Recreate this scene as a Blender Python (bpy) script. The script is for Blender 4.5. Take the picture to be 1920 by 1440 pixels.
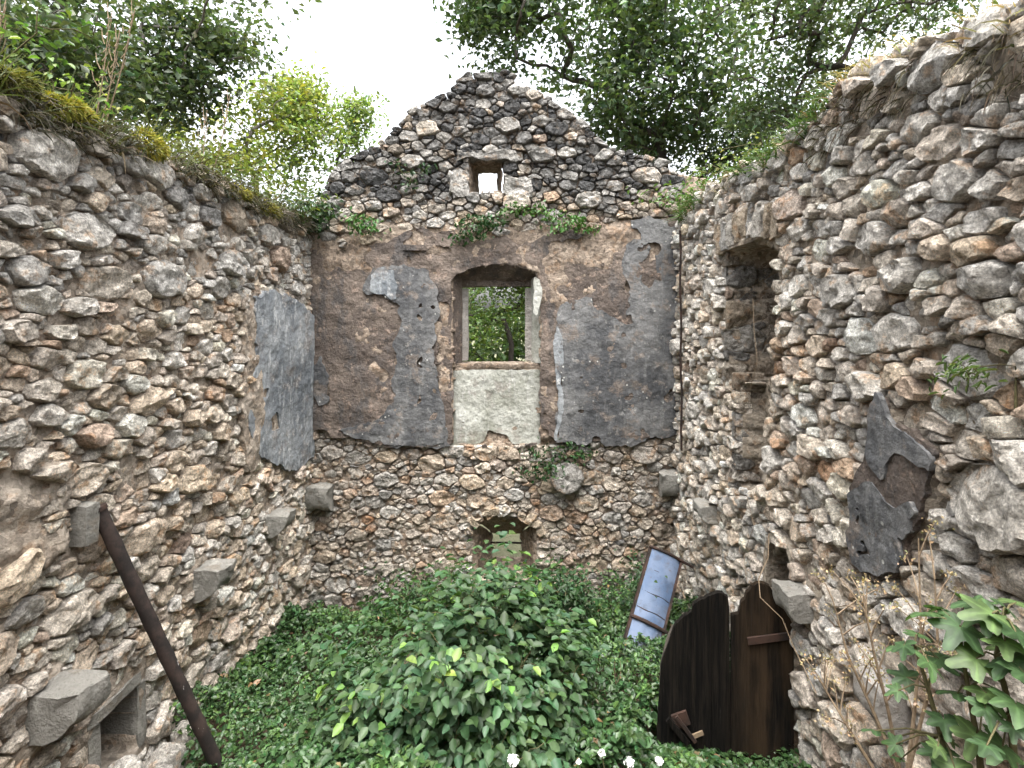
import bpy, math, random
import numpy as np
from mathutils import Vector, Matrix

# ------------------------------------------------------------------ clear
for o in list(bpy.data.objects):
    bpy.data.objects.remove(o, do_unlink=True)
scene = bpy.context.scene
COL = scene.collection
random.seed(7)
RNG = np.random.default_rng(11)

# ------------------------------------------------------------------ camera
# one-point view down the room: eye 3.4 m above the floor, lens shifted down
EYE = 3.4
F = 1000.0            # focal length in 1920-px units
VX, VY = 980.0, 590.0  # where the room's depth lines meet
cam_d = bpy.data.cameras.new('camera')
cam_d.sensor_width = 36.0
cam_d.lens = F / 1920.0 * 36.0
cam_d.shift_x = (960.0 - VX) / 1920.0
cam_d.shift_y = -(720.0 - VY) / 1920.0
cam_d.clip_start = 0.05
cam_d.clip_end = 2000.0
cam = bpy.data.objects.new('camera', cam_d)
COL.objects.link(cam)
cam.location = (0, 0, EYE)
cam.rotation_euler = (math.radians(90), 0, 0)
scene.camera = cam

# ------------------------------------------------------------------ world, sun, exposure
SUN_EL, SUN_AZ = 76.0, 176.0      # azimuth clockwise from +Y
world = bpy.data.worlds.new('World')
scene.world = world
world.use_nodes = True
wt = world.node_tree
for n in list(wt.nodes):
    wt.nodes.remove(n)
sky = wt.nodes.new('ShaderNodeTexSky')
sky.sky_type = 'NISHITA'
sky.sun_disc = False
sky.sun_elevation = math.radians(SUN_EL)
sky.sun_rotation = math.radians(SUN_AZ)
sky.air_density = 1.0
sky.dust_density = 6.0
sky.ozone_density = 1.0
hs = wt.nodes.new('ShaderNodeHueSaturation')
hs.inputs['Saturation'].default_value = 0.22      # cloud cover: nearly colourless
bg = wt.nodes.new('ShaderNodeBackground')
bg.inputs['Strength'].default_value = 0.15
wo = wt.nodes.new('ShaderNodeOutputWorld')
wt.links.new(sky.outputs[0], hs.inputs['Color'])
wt.links.new(hs.outputs[0], bg.inputs['Color'])
wt.links.new(bg.outputs[0], wo.inputs['Surface'])

sun_d = bpy.data.lights.new('sun', 'SUN')
sun_d.energy = 1.5
sun_d.angle = math.radians(60)
sun_d.color = (1.0, 0.96, 0.9)
sun = bpy.data.objects.new('sun', sun_d)
COL.objects.link(sun)
_az, _el = math.radians(SUN_AZ), math.radians(SUN_EL)
sdir = Vector((math.sin(_az) * math.cos(_el), math.cos(_az) * math.cos(_el), math.sin(_el)))
sun.rotation_euler = sdir.to_track_quat('Z', 'Y').to_euler()
sun.location = (0, 0, 20)

scene.view_settings.view_transform = 'Standard'
scene.view_settings.look = 'None'
scene.view_settings.gamma = 1.0
scene.view_settings.exposure = 2.35
scene.view_settings.use_curve_mapping = False
scene.render.engine = 'CYCLES'
scene.cycles.use_denoising = True
scene.cycles.max_bounces = 5
scene.cycles.diffuse_bounces = 3
scene.cycles.transmission_bounces = 3
scene.cycles.use_adaptive_sampling = True
scene.cycles.adaptive_threshold = 0.02
scene.cycles.sample_clamp_indirect = 4.0

# ------------------------------------------------------------------ noise helpers (numpy)
_TAB = np.random.default_rng(5).uniform(-1, 1, 64 ** 3)
_OFF = np.array([(dx, dy, dz) for dx in (0, 1) for dy in (0, 1) for dz in (0, 1)])

def vnoise(x, y, z):
    shp = np.broadcast_shapes(np.shape(x), np.shape(y), np.shape(z))
    p = np.empty((3,) + shp)
    p[0] = x; p[1] = y; p[2] = z
    p = p.reshape(3, -1)
    fl = np.floor(p)
    f = p - fl
    i = fl.astype(np.int64)
    f = f * f * (3 - 2 * f)
    x0, x1 = (i[0] & 63) << 12, ((i[0] + 1) & 63) << 12
    y0, y1 = (i[1] & 63) << 6, ((i[1] + 1) & 63) << 6
    z0, z1 = i[2] & 63, (i[2] + 1) & 63
    T = _TAB
    a00, a01, a10, a11 = x0 + y0, x0 + y1, x1 + y0, x1 + y1
    gz = f[2]; hz = 1 - gz
    c00 = T[a00 + z0] * hz + T[a00 + z1] * gz
    c01 = T[a01 + z0] * hz + T[a01 + z1] * gz
    c10 = T[a10 + z0] * hz + T[a10 + z1] * gz
    c11 = T[a11 + z0] * hz + T[a11 + z1] * gz
    gy = f[1]
    r = (c00 + (c01 - c00) * gy)
    r2 = (c10 + (c11 - c10) * gy)
    return (r + (r2 - r) * f[0]).reshape(shp)

def fbm(x, y, z=0.0, octv=4, lac=2.1, gain=0.5):
    s, a, f = 0, 1.0, 1.0
    for k in range(octv):
        s = s + a * vnoise(np.asarray(x) * f + 13.7 * k, np.asarray(y) * f - 7.1 * k, np.asarray(z) * f + 3.3 * k)
        a *= gain
        f *= lac
    return s

def sstep(a, b, x):
    t = np.clip((x - a) / (b - a), 0, 1)
    return t * t * (3 - 2 * t)

def inpoly(px, py, poly):
    px, py = np.asarray(px), np.asarray(py)
    c = np.zeros(px.shape, bool)
    n = len(poly)
    for i in range(n):
        x0, y0 = poly[i]
        x1, y1 = poly[(i + 1) % n]
        if y0 == y1:
            continue
        t = ((y0 > py) != (y1 > py)) & (px < (x1 - x0) * (py - y0) / (y1 - y0) + x0)
        c ^= t
    return c

# ------------------------------------------------------------------ scene helpers
def P(px, py, Y):
    """a point of the place at depth Y that the photograph shows at (px, py)"""
    return Vector(((px - VX) / F * Y, Y, EYE - (py - VY) / F * Y))

def tag(o, label=None, cat=None, group=None, kind=None):
    if label: o['label'] = label
    if cat: o['category'] = cat
    if group: o['group'] = group
    if kind: o['kind'] = kind
    return o

def empty(name, loc=(0, 0, 0)):
    o = bpy.data.objects.new(name, None)
    o.empty_display_size = 0.2
    o.location = loc
    COL.objects.link(o)
    return o

def link(name, me, mat, parent=None, smooth=True, sharp=None):
    me.materials.clear()
    me.materials.append(mat)
    if smooth:
        me.shade_smooth()
        if sharp:
            me.set_sharp_from_angle(angle=math.radians(sharp))
    o = bpy.data.objects.new(name, me)
    COL.objects.link(o)
    if parent is not None:
        o.parent = parent
    return o

def mesh_np(name, V, faces_list, col=None):
    """V (n,3); faces_list: arrays (m,k) of vertex ids"""
    me = bpy.data.meshes.new(name)
    V = np.ascontiguousarray(V, dtype=np.float32)
    loops = np.concatenate([f.reshape(-1) for f in faces_list]).astype(np.int32)
    tot = np.concatenate([np.full(len(f), f.shape[1], np.int32) for f in faces_list])
    start = np.concatenate([[0], np.cumsum(tot)[:-1]]).astype(np.int32)
    me.vertices.add(len(V))
    me.vertices.foreach_set('co', V.reshape(-1))
    me.loops.add(len(loops))
    me.loops.foreach_set('vertex_index', loops)
    me.polygons.add(len(tot))
    me.polygons.foreach_set('loop_start', start)
    me.polygons.foreach_set('loop_total', tot)
    me.update(calc_edges=True)
    me.validate()
    if col is not None:
        setcol(me, col)
    return me

def setcol(me, col):
    col = np.asarray(col, np.float32)
    if col.ndim == 1:
        col = np.tile(col, (len(me.vertices), 1))
    if col.shape[1] == 3:
        col = np.concatenate([col, np.ones((len(col), 1), np.float32)], 1)
    a = me.color_attributes.new('Col', 'FLOAT_COLOR', 'POINT')
    a.data.foreach_set('color', np.ascontiguousarray(col, np.float32).reshape(-1))

class MB:
    """collects shapes into one mesh"""
    def __init__(s):
        s.v, s.f = [], []
    def add(s, verts, faces):
        b = len(s.v)
        s.v += [tuple(p) for p in verts]
        s.f += [tuple(i + b for i in f) for f in faces]
        return s
    def tube(s, pts, rad, n=8, caps=True):
        pts = [Vector(p) for p in pts]
        if not hasattr(rad, '__len__'): rad = [rad] * len(pts)
        rings = []
        prev = None
        for i, p in enumerate(pts):
            d = (pts[min(i + 1, len(pts) - 1)] - pts[max(i - 1, 0)])
            if d.length < 1e-6: d = Vector((0, 0, 1))
            d.normalize()
            if prev is None:
                a = d.orthogonal().normalized()
            else:
                a = (prev - d * prev.dot(d))
                a = a.normalized() if a.length > 1e-5 else d.orthogonal().normalized()
            prev = a
            b = d.cross(a)
            rings.append([p + (a * math.cos(2 * math.pi * k / n) + b * math.sin(2 * math.pi * k / n)) * rad[i] for k in range(n)])
        V = [q for r in rings for q in r]
        Fc = []
        for i in range(len(pts) - 1):
            for k in range(n):
                Fc.append((i * n + k, i * n + (k + 1) % n, (i + 1) * n + (k + 1) % n, (i + 1) * n + k))
        if caps:
            Fc.append(tuple(range(n - 1, -1, -1)))
            Fc.append(tuple((len(pts) - 1) * n + k for k in range(n)))
        return s.add(V, Fc)
    def hexa(s, c8):
        """eight corners: bottom ring 0-3, top ring 4-7"""
        return s.add(c8, [(3, 2, 1, 0), (4, 5, 6, 7), (0, 1, 5, 4), (1, 2, 6, 5), (2, 3, 7, 6), (3, 0, 4, 7)])
    def build(s, name, mat, parent=None, smooth=True, sharp=35, col=None):
        me = bpy.data.meshes.new(name)
        me.from_pydata(s.v, [], s.f)
        me.update()
        if col is not None:
            setcol(me, col)
        return link(name, me, mat, parent, smooth, sharp)

# ------------------------------------------------------------------ materials
def nodes(name, rough=0.9, spec=0.2):
    m = bpy.data.materials.new(name)
    m.use_nodes = True
    t = m.node_tree
    b = t.nodes['Principled BSDF']
    b.inputs['Roughness'].default_value = rough
    b.inputs['Specular IOR Level'].default_value = spec
    return m, t, b

class G:
    """little node-graph helper"""
    def __init__(s, t): s.t = t
    def new(s, k, **kw):
        n = s.t.nodes.new(k)
        for a, v in kw.items(): setattr(n, a, v)
        return n
    def put(s, sock, v):
        if isinstance(v, bpy.types.NodeSocket): s.t.links.new(v, sock)
        elif v is not None:
            if isinstance(v, (tuple, list)) and len(v) == 3 and sock.type == 'RGBA': v = (*v, 1)
            sock.default_value = v
    def pos(s): return s.new('ShaderNodeNewGeometry').outputs['Position']
    def scale(s, vec, xyz):
        n = s.new('ShaderNodeVectorMath', operation='MULTIPLY')
        s.put(n.inputs[0], vec); s.put(n.inputs[1], xyz)
        return n.outputs[0]
    def noise(s, vec, sc, det=6, rough=0.55, dist=0.0):
        n = s.new('ShaderNodeTexNoise')
        s.put(n.inputs['Vector'], vec)
        n.inputs['Scale'].default_value = sc; n.inputs['Detail'].default_value = det
        n.inputs['Roughness'].default_value = rough; n.inputs['Distortion'].default_value = dist
        return n.outputs['Fac']
    def voro(s, vec, sc, feature='F1', out='Distance', rnd=1.0):
        n = s.new('ShaderNodeTexVoronoi', feature=feature)
        s.put(n.inputs['Vector'], vec)
        n.inputs['Scale'].default_value = sc; n.inputs['Randomness'].default_value = rnd
        return n.outputs[out]
    def map(s, v, a, b, c=0.0, d=1.0):
        n = s.new('ShaderNodeMapRange', interpolation_type='SMOOTHSTEP')
        s.put(n.inputs['Value'], v)
        for k, x in zip(('From Min', 'From Max', 'To Min', 'To Max'), (a, b, c, d)): n.inputs[k].default_value = x
        return n.outputs['Result']
    def math(s, op, a, b=None):
        n = s.new('ShaderNodeMath', operation=op)
        s.put(n.inputs[0], a); s.put(n.inputs[1], b)
        return n.outputs[0]
    def mix(s, fac, a, b, mode='MIX'):
        n = s.new('ShaderNodeMix', data_type='RGBA', blend_type=mode)
        s.put(n.inputs[0], fac); s.put(n.inputs[6], a); s.put(n.inputs[7], b)
        return n.outputs[2]
    def attr(s, name='Col'):
        return s.new('ShaderNodeVertexColor', layer_name=name).outputs['Color']
    def bump(s, h, strength, dist, normal=None):
        n = s.new('ShaderNodeBump')
        n.inputs['Strength'].default_value = strength; n.inputs['Distance'].default_value = dist
        s.put(n.inputs['Height'], h)
        if normal is not None: s.put(n.inputs['Normal'], normal)
        return n.outputs[0]

def mat_stone():
    m, t, b = nodes('rubble_stone', 0.92, 0.12)
    g = G(t); p = g.pos()
    c = g.attr()
    n_a = g.noise(p, 9, 5, 0.65)
    c = g.mix(g.map(n_a, 0.50, 0.60, 0, 0.75), c, g.mix(1.0, c, (1.45, 1.47, 1.5), 'MULTIPLY'))           # pale limestone bloom
    c = g.mix(g.map(n_a, 0.45, 0.36, 0, 0.8), c, g.mix(1.0, c, (1.0, 0.80, 0.64), 'MULTIPLY'))         # iron-red earth stain
    n_f = g.noise(p, 30, 6, 0.72)
    c = g.mix(1.0, c, g.mix(n_f, (0.22, 0.21, 0.20), (1.72, 1.72, 1.72)), 'MULTIPLY')
    c = g.mix(1.0, c, g.mix(g.map(g.noise(p, 85, 4, 0.75), .3, .7), (0.55, 0.54, 0.53), (1.42, 1.42, 1.42)), 'MULTIPLY')
    c = g.mix(g.map(g.noise(p, 15, 4, 0.7), 0.60, 0.69, 0, 0.6), c, (0.075, 0.068, 0.06))   # dark lichen freckles
    g.put(b.inputs['Base Color'], c)
    wp = g.new('ShaderNodeTexNoise'); g.put(wp.inputs['Vector'], p); wp.inputs['Scale'].default_value = 7; wp.inputs['Detail'].default_value = 3
    q = g.new('ShaderNodeVectorMath', operation='MULTIPLY_ADD'); g.put(q.inputs[0], wp.outputs['Color']); q.inputs[1].default_value = (.12, .12, .12); g.put(q.inputs[2], p)
    h = g.math('ADD', g.noise(p, 26, 7, 0.78), g.math('MULTIPLY', g.voro(q.outputs[0], 19), 0.7))
    g.put(b.inputs['Normal'], g.bump(h, 1.0, 0.06))
    return m

def mat_mortar(name, ca, cb, cc):
    m, t, b = nodes(name, 0.95, 0.1)
    g = G(t); p = g.pos()
    c = g.mix(g.map(g.noise(p, 3.5, 5, 0.6), 0.35, 0.65), ca, cb)
    c = g.mix(g.map(g.noise(p, 11, 5, 0.65), 0.5, 0.7), c, cc)
    v = g.new('ShaderNodeRGBToBW'); g.put(v.inputs[0], g.voro(p, 30, out='Color'))
    c = g.mix(0.55, c, g.mix(1.0, c, v.outputs[0], 'OVERLAY'))
    c = g.mix(1.0, c, g.mix(g.noise(p, 55, 5, 0.7), (0.45, 0.45, 0.45), (1.45, 1.45, 1.45)), 'MULTIPLY')
    g.put(b.inputs['Base Color'], c)
    g.put(b.inputs['Normal'], g.bump(g.noise(p, 24, 6, 0.72), 1.0, 0.06))
    return m

def mat_render_coat():
    m, t, b = nodes('brown_render', 0.95, 0.1)
    g = G(t); p = g.pos()
    c = g.mix(g.map(g.noise(p, 2.2, 5, 0.6), 0.4, 0.62), (0.125, 0.103, 0.09), (0.205, 0.168, 0.142))
    c = g.mix(g.map(g.noise(p, 10, 6, 0.7), 0.55, 0.66, 0, 0.75), c, (0.31, 0.235, 0.19))
    c = g.mix(g.map(g.noise(g.scale(p, (1.0, 1.0, 0.45)), 4, 6, 0.7), 0.50, 0.62, 0, 0.7), c, (0.085, 0.084, 0.085))
    c = g.mix(1.0, c, g.mix(g.noise(p, 40, 5, 0.75), (0.3, 0.3, 0.3), (1.6, 1.6, 1.6)), 'MULTIPLY')
    g.put(b.inputs['Base Color'], c)
    g.put(b.inputs['Normal'], g.bump(g.noise(p, 15, 7, 0.7), 1.0, 0.07))
    return m

def mat_plaster(name, dark, light, streak, white, ws=0.5, spot=0.0, blot=0.0):
    """weathered lime finish coat: dark bloom, runs of lighter wash, flaked spots"""
    m, t, b = nodes(name, 0.85, 0.2)
    g = G(t); p = g.pos()
    c = g.mix(g.map(g.noise(p, 1.7, 6, 0.62), 0.40, 0.63), dark, light)
    st = g.noise(g.scale(p, (6, 6, 1.1)), 2.6, 6, 0.7)
    c = g.mix(g.map(st, 0.5, 0.72, 0, streak), c, white)
    bl = g.noise(p, 9, 6, 0.7)
    c = g.mix(g.map(bl, 0.585, 0.635, 0, ws), c, white)
    c = g.mix(g.map(g.noise(p, 4.5, 7, 0.72), 0.53, 0.62, 0, blot), c, (0.17, 0.135, 0.11))
    c = g.mix(g.map(g.noise(p, 6.5, 6, 0.7), 0.42, 0.33, 0, blot), c, tuple(x * .45 for x in dark))
    sp = g.voro(p, 13)
    spn = g.math('MULTIPLY', g.map(sp, 0.10, 0.16, 1, 0), g.map(g.noise(p, 3, 2), 0.5, 0.6))
    c = g.mix(g.math('MULTIPLY', spn, spot), c, (0.5, 0.5, 0.47))
    c = g.mix(1.0, c, g.mix(g.noise(p, 34, 5, 0.75), (0.4, 0.4, 0.4), (1.55, 1.55, 1.55)), 'MULTIPLY')
    g.put(b.inputs['Base Color'], c)
    g.put(b.inputs['Normal'], g.bump(g.noise(p, 16, 6, 0.68), 0.7, 0.035))
    return m

def mat_cut_stone(name='cut_stone', base=(0.27, 0.26, 0.235)):
    m, t, b = nodes(name, 0.9, 0.15)
    g = G(t); p = g.pos()
    c = g.mix(g.noise(p, 6, 6, 0.65), tuple(x * 0.7 for x in base), tuple(min(1, x * 1.35) for x in base))
    c = g.mix(g.map(g.noise(p, 50, 5, 0.7), 0.55, 0.67, 0, 0.6), c, (0.09, 0.085, 0.072))
    c = g.mix(g.map(g.noise(p, 8, 5, 0.7), 0.54, 0.64, 0, 0.6), c, tuple(min(1, x * 1.7) for x in base))
    c = g.mix(g.map(g.noise(p, 5, 4, 0.7), 0.44, 0.36, 0, 0.35), c, (0.22, 0.17, 0.12))
    g.put(b.inputs['Base Color'], c)
    h = g.math('ADD', g.noise(p, 45, 6, 0.75), g.noise(p, 12, 4))
    g.put(b.inputs['Normal'], g.bump(h, 1.0, 0.035))
    return m

def mat_leaf(name, rough=0.5, trans=0.25):
    m, t, b = nodes(name, rough, 0.35)
    g = G(t)
    c = g.attr()
    c = g.mix(1.0, c, g.mix(g.noise(g.pos(), 38, 3), (0.5, 0.52, 0.5), (1.5, 1.48, 1.4)), 'MULTIPLY')
    g.put(b.inputs['Base Color'], c)
    tr = g.new('ShaderNodeBsdfTranslucent')
    g.put(tr.inputs['Color'], g.mix(1.0, c, (1.3, 1.4, 0.6), 'MULTIPLY'))
    mx = g.new('ShaderNodeMixShader')
    mx.inputs[0].default_value = trans
    g.put(mx.inputs[1], b.outputs[0]); g.put(mx.inputs[2], tr.outputs[0])
    out = t.nodes['Material Output']
    g.put(out.inputs['Surface'], mx.outputs[0])
    return m

def mat_bark(name, a, bcol, sc=9):
    m, t, b = nodes(name, 0.95, 0.1)
    g = G(t); p = g.pos()
    q = g.scale(p, (1, 1, 0.22))
    c = g.mix(g.noise(q, sc * 2, 6, 0.65), a, bcol)
    g.put(b.inputs['Base Color'], c)
    g.put(b.inputs['Normal'], g.bump(g.noise(q, sc * 2.5, 6, 0.7), 0.8, 0.03))
    return m

def mat_wood():
    m, t, b = nodes('rotten_wood', 0.9, 0.12)
    g = G(t); p = g.pos()
    q = g.scale(p, (1, 1, 0.045))
    gr = g.noise(q, 55, 7, 0.75, 0.4)
    c = g.mix(g.map(gr, 0.35, 0.7), (0.0015, 0.0015, 0.0015), (0.02, 0.016, 0.012))
    sx = g.new('ShaderNodeSeparateXYZ'); g.put(sx.inputs[0], p)
    rd = g.math('MULTIPLY', g.map(sx.outputs[0], 1.30, 1.55), g.map(g.noise(g.scale(p, (3, 3, 0.6)), 2.5, 4), 0.3, 0.6))   # the two sounder planks at the hinge
    c = g.mix(rd, c, g.mix(gr, (0.008, 0.006, 0.004), (0.085, 0.054, 0.03)))
    c = g.mix(g.map(g.noise(q, 36, 6, 0.75), 0.66, 0.73, 0, 0.4), c, (0.13, 0.115, 0.10))
    g.put(b.inputs['Base Color'], c)
    g.put(b.inputs['Normal'], g.bump(gr, 1.0, 0.035))
    return m

def mat_rust(name='rusty_iron', dark=(0.016, 0.011, 0.009), red=(0.045, 0.024, 0.017), fleck=0.0):
    m, t, b = nodes(name, 0.8, 0.3)
    g = G(t); p = g.pos()
    c = g.mix(g.map(g.noise(p, 9, 6, 0.65), 0.4, 0.65), dark, red)
    if fleck:
        c = g.mix(g.map(g.noise(g.scale(p, (1, 1, 0.5)), 24, 3, 0.5), 0.70, 0.73, 0, fleck), c, (0.45, 0.42, 0.40))
    g.put(b.inputs['Base Color'], c)
    g.put(b.inputs['Normal'], g.bump(g.noise(p, 40, 5, 0.7), 0.5, 0.008))
    return m

def mat_blue():
    m, t, b = nodes('faded_blue_paint', 0.75, 0.15)
    g = G(t); p = g.pos()
    c = g.mix(g.map(g.noise(p, 4, 5), 0.35, 0.65), (0.07, 0.105, 0.175), (0.12, 0.155, 0.225))
    z = g.new('ShaderNodeSeparateXYZ'); g.put(z.inputs[0], p)
    c = g.mix(g.map(g.math('ADD', z.outputs[2], g.math('MULTIPLY', g.noise(p, 12, 4), 0.15)), 0.42, 0.62, 0.8, 0), c, (0.22, 0.215, 0.20))
    c = g.mix(g.map(g.noise(p, 9, 6, 0.75), 0.52, 0.66, 0, 0.65), c, (0.075, 0.085, 0.11))
    c = g.mix(g.map(g.noise(p, 26, 6, 0.75), 0.58, 0.68, 0, 0.7), c, (0.09, 0.07, 0.06))
    g.put(b.inputs['Base Color'], c)
    g.put(b.inputs['Normal'], g.bump(g.noise(p, 14, 4), 0.25, 0.02))
    return m

def mat_flat(name, col, var=0.3, rough=0.9, sc=12):
    m, t, b = nodes(name, rough, 0.15)
    g = G(t); p = g.pos()
    c = g.mix(g.noise(p, sc, 5, 0.6), tuple(x * (1 - var) for x in col), tuple(min(1, x * (1 + var)) for x in col))
    g.put(b.inputs['Base Color'], c)
    g.put(b.inputs['Normal'], g.bump(g.noise(p, sc * 3, 5, 0.6), 0.6, 0.02))
    return m

M = dict(
    stone=mat_stone(),
    mortar_l=mat_mortar('tan_mortar', (0.36, 0.30, 0.24), (0.45, 0.39, 0.325), (0.36, 0.265, 0.19)),
    mortar_b=mat_mortar('earth_mortar', (0.27, 0.215, 0.17), (0.36, 0.295, 0.235), (0.32, 0.225, 0.155)),
    mortar_r=mat_mortar('pale_mortar', (0.33, 0.275, 0.215), (0.42, 0.37, 0.305), (0.34, 0.245, 0.17)),
    coat=mat_render_coat(),
    gray=mat_plaster('charcoal_plaster', (0.06, 0.062, 0.066), (0.15, 0.15, 0.15), 0.3, (0.28, 0.28, 0.27), 0.6, 0.8, 0.6),
    graylight=mat_plaster('bluegrey_plaster', (0.14, 0.155, 0.17), (0.25, 0.265, 0.275), 0.8, (0.48, 0.49, 0.49), 0.9, 0.3, 0.4),
    white=mat_plaster('whitewash', (0.20, 0.205, 0.17), (0.38, 0.385, 0.35), 0.6, (0.48, 0.48, 0.46), 0.4, 0.0, 0.45),
    cut=mat_cut_stone(),
    cutw=mat_cut_stone('pale_window_stone', (0.33, 0.31, 0.285)),
    wood=mat_wood(), rust=mat_rust(), pipe=mat_rust('rusted_pipe', (0.013, 0.010, 0.009), (0.036, 0.024, 0.02), 0.9), blue=mat_blue(),
    leaf=mat_leaf('leaf', 0.5, 0.35), leafivy=mat_leaf('ivy_leaf', 0.42, 0.15), leafdry=mat_leaf('dry_blade', 0.8, 0.3),
    bark=mat_bark('grey_bark', (0.03, 0.027, 0.024), (0.12, 0.105, 0.09)),
    barklight=mat_bark('pale_bark', (0.10, 0.09, 0.08), (0.24, 0.22, 0.2)),
    stem=mat_flat('green_stem', (0.09, 0.08, 0.04)), drystem=mat_flat('dry_stem', (0.20, 0.15, 0.10)),
    soil=mat_flat('soil', (0.07, 0.05, 0.035), 0.5), petal=mat_flat('white_petal', (0.8, 0.8, 0.78), 0.05, 0.6),
    moss=mat_flat('yellow_moss', (0.20, 0.185, 0.035), 0.45, 0.95, 30),
)

# ------------------------------------------------------------------ the three walls of the ruin
BACK_Y, LEFT_X, RIGHT_X = 6.1, -2.44, 1.77
THICK = 0.55

class Wall:
    """local frame: u along the wall, v up, w out of the wall into the room"""
    def __init__(s, side):
        s.side = side
        o = empty('stone_wall')
        if side == 'left':
            s.M = Matrix(((0, 0, 1, LEFT_X), (1, 0, 0, 0), (0, 1, 0, 0), (0, 0, 0, 1)))
        elif side == 'right':
            s.M = Matrix(((0, 0, -1, RIGHT_X), (-1, 0, 0, 0), (0, 1, 0, 0), (0, 0, 0, 1)))
        else:
            s.M = Matrix(((1, 0, 0, 0), (0, 0, -1, BACK_Y), (0, 1, 0, 0), (0, 0, 0, 1)))
        o.matrix_world = s.M
        s.root = o
        s.np = np.array(s.M)
    def uv(s, px, py):
        if s.side == 'left':
            Y = -LEFT_X * F / (VX - px); return (Y, EYE - (py - VY) / F * Y)
        if s.side == 'right':
            Y = RIGHT_X * F / (px - VX); return (-Y, EYE - (py - VY) / F * Y)
        return ((px - VX) * BACK_Y / F, EYE - (py - VY) * BACK_Y / F)
    def poly(s, pts):
        return [s.uv(*p) for p in pts]
    def px(s, uvw):
        """where the camera sees local points, for ranking pieces by size in view"""
        q = np.asarray(uvw) @ s.np[:3, :3].T + s.np[:3, 3]
        Y = np.maximum(q[:, 1], 0.3)
        return VX + q[:, 0] / Y * F, VY - (q[:, 2] - EYE) / Y * F

def convex_clip(poly, a, b, c):
    """keep a*x+b*y<=c"""
    out = []
    n = len(poly)
    for i in range(n):
        p, q = poly[i], poly[(i + 1) % n]
        dp, dq = a * p[0] + b * p[1] - c, a * q[0] + b * q[1] - c
        if dp <= 0: out.append(p)
        if (dp < 0 < dq) or (dq < 0 < dp):
            t = dp / (dp - dq)
            out.append((p[0] + (q[0] - p[0]) * t, p[1] + (q[1] - p[1]) * t))
    return out

_ft = {}
def ring_faces(nr, ns):
    if (nr, ns) not in _ft:
        q = []
        for i in range(nr - 1):
            for k in range(ns):
                q.append((i * ns + k, i * ns + (k + 1) % ns, (i + 1) * ns + (k + 1) % ns, (i + 1) * ns + k))
        tr = [((nr - 1) * ns + k, (nr - 1) * ns + (k + 1) % ns, nr * ns) for k in range(ns)]
        _ft[(nr, ns)] = (np.array(q), np.array(tr))
    return _ft[(nr, ns)]

def stone_geo(poly, r, rng, proud, level, gap=0.006, rot=0.0, detail=1.0):
    """one rubble stone as rings over its cell outline: bevelled arris, a few cleaved facets, pitted face"""
    P0 = np.asarray(poly, float)
    c = P0.mean(0)
    if rot:
        R = np.array([[math.cos(rot), -math.sin(rot)], [math.sin(rot), math.cos(rot)]])
        P0 = (P0 - c) @ R.T + c
    size = math.sqrt(max(1e-6, abs(np.sum(P0[:, 0] * np.roll(P0[:, 1], -1) - np.roll(P0[:, 0], -1) * P0[:, 1]) / 2)))
    # cut the corners once, then resample
    a, b = P0, np.roll(P0, -1, 0)
    cut = rng.uniform(.02, .09)
    Q = np.stack([a + (b - a) * cut, a + (b - a) * (1 - cut)], 1).reshape(-1, 2)
    L = np.hypot(*(np.roll(Q, -1, 0) - Q).T)
    ns = int(np.clip(round((12 + size * 70) * detail), 10, 44))
    t = np.linspace(0, L.sum(), ns, endpoint=False)
    cum = np.concatenate([[0], np.cumsum(L)])
    Qc = np.vstack([Q, Q[:1]])
    O = np.stack([np.interp(t, cum, Qc[:, 0]), np.interp(t, cum, Qc[:, 1])], 1)
    for p, tq in zip(Q, cum[:-1]):            # keep the cleaved corners sharp
        O[int(round(tq / L.sum() * ns)) % ns] = p
    sd = rng.uniform(0, 100)
    O = c + (O - c) * (1 - np.clip(.3 * gap / max(size, .012), 0, .05)) * (1 + 0.04 * fbm(O[:, 0] * 30, O[:, 1] * 30, sd, 3))[:, None]
    scl = [0.98, 1.0, 0.955, 0.87, 0.70, 0.48, 0.24] if size > .09 else [0.98, 1.0, 0.93, 0.66, 0.33]
    if size > .28: scl = [0.98, 1.0, 0.965, 0.91, 0.82, 0.70, 0.56, 0.42, 0.27, 0.13]
    nr = len(scl)
    V = np.zeros((nr * ns + 1, 3))
    S = np.repeat(scl, ns)
    XY = np.vstack([c + (O - c) * s for s in scl] + [c])
    S = np.append(S, 0.0)
    # faceted face: lower envelope of random planes
    h = np.full(len(XY), 1e9)
    K = rng.integers(2, 6)
    for k in range(K):
        an = rng.uniform(0, 2 * math.pi)
        sl = rng.uniform(0.12, 0.7) if k else rng.uniform(0, .24)
        off = rng.uniform(0.02, 0.42) * size if k else 0
        d = (XY - c) @ np.array([math.cos(an), math.sin(an)])
        h = np.minimum(h, off * .55 - d * sl)
    h = h - h[-1] * 0.6
    h = np.clip(h, -proud * .75, proud * .55)
    rough = size * 0.085 * (.5 - np.abs(fbm(XY[:, 0] / size * 2.2, XY[:, 1] / size * 2.2, sd, 3))) + 0.015 * fbm(XY[:, 0] * 20, XY[:, 1] * 20, sd, 3)
    e = 1 - np.clip((S - .88) / .12, 0, 1) ** 1.6
    w = level + proud * (0.62 + 0.38 * e) + (h + rough) * np.clip(e + .25, 0, 1)
    w[:ns] = level - 0.07
    V[:, :2] = XY
    V[:, 2] = w
    jit = 0.03 * size
    V[ns:, 0] += jit * fbm(XY[ns:, 0] * 30, XY[ns:, 1] * 30, sd + 5, 2)
    V[ns:, 1] += jit * fbm(XY[ns:, 0] * 30, XY[ns:, 1] * 30, sd + 9, 2)
    return V, ring_faces(nr, ns), size

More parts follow.
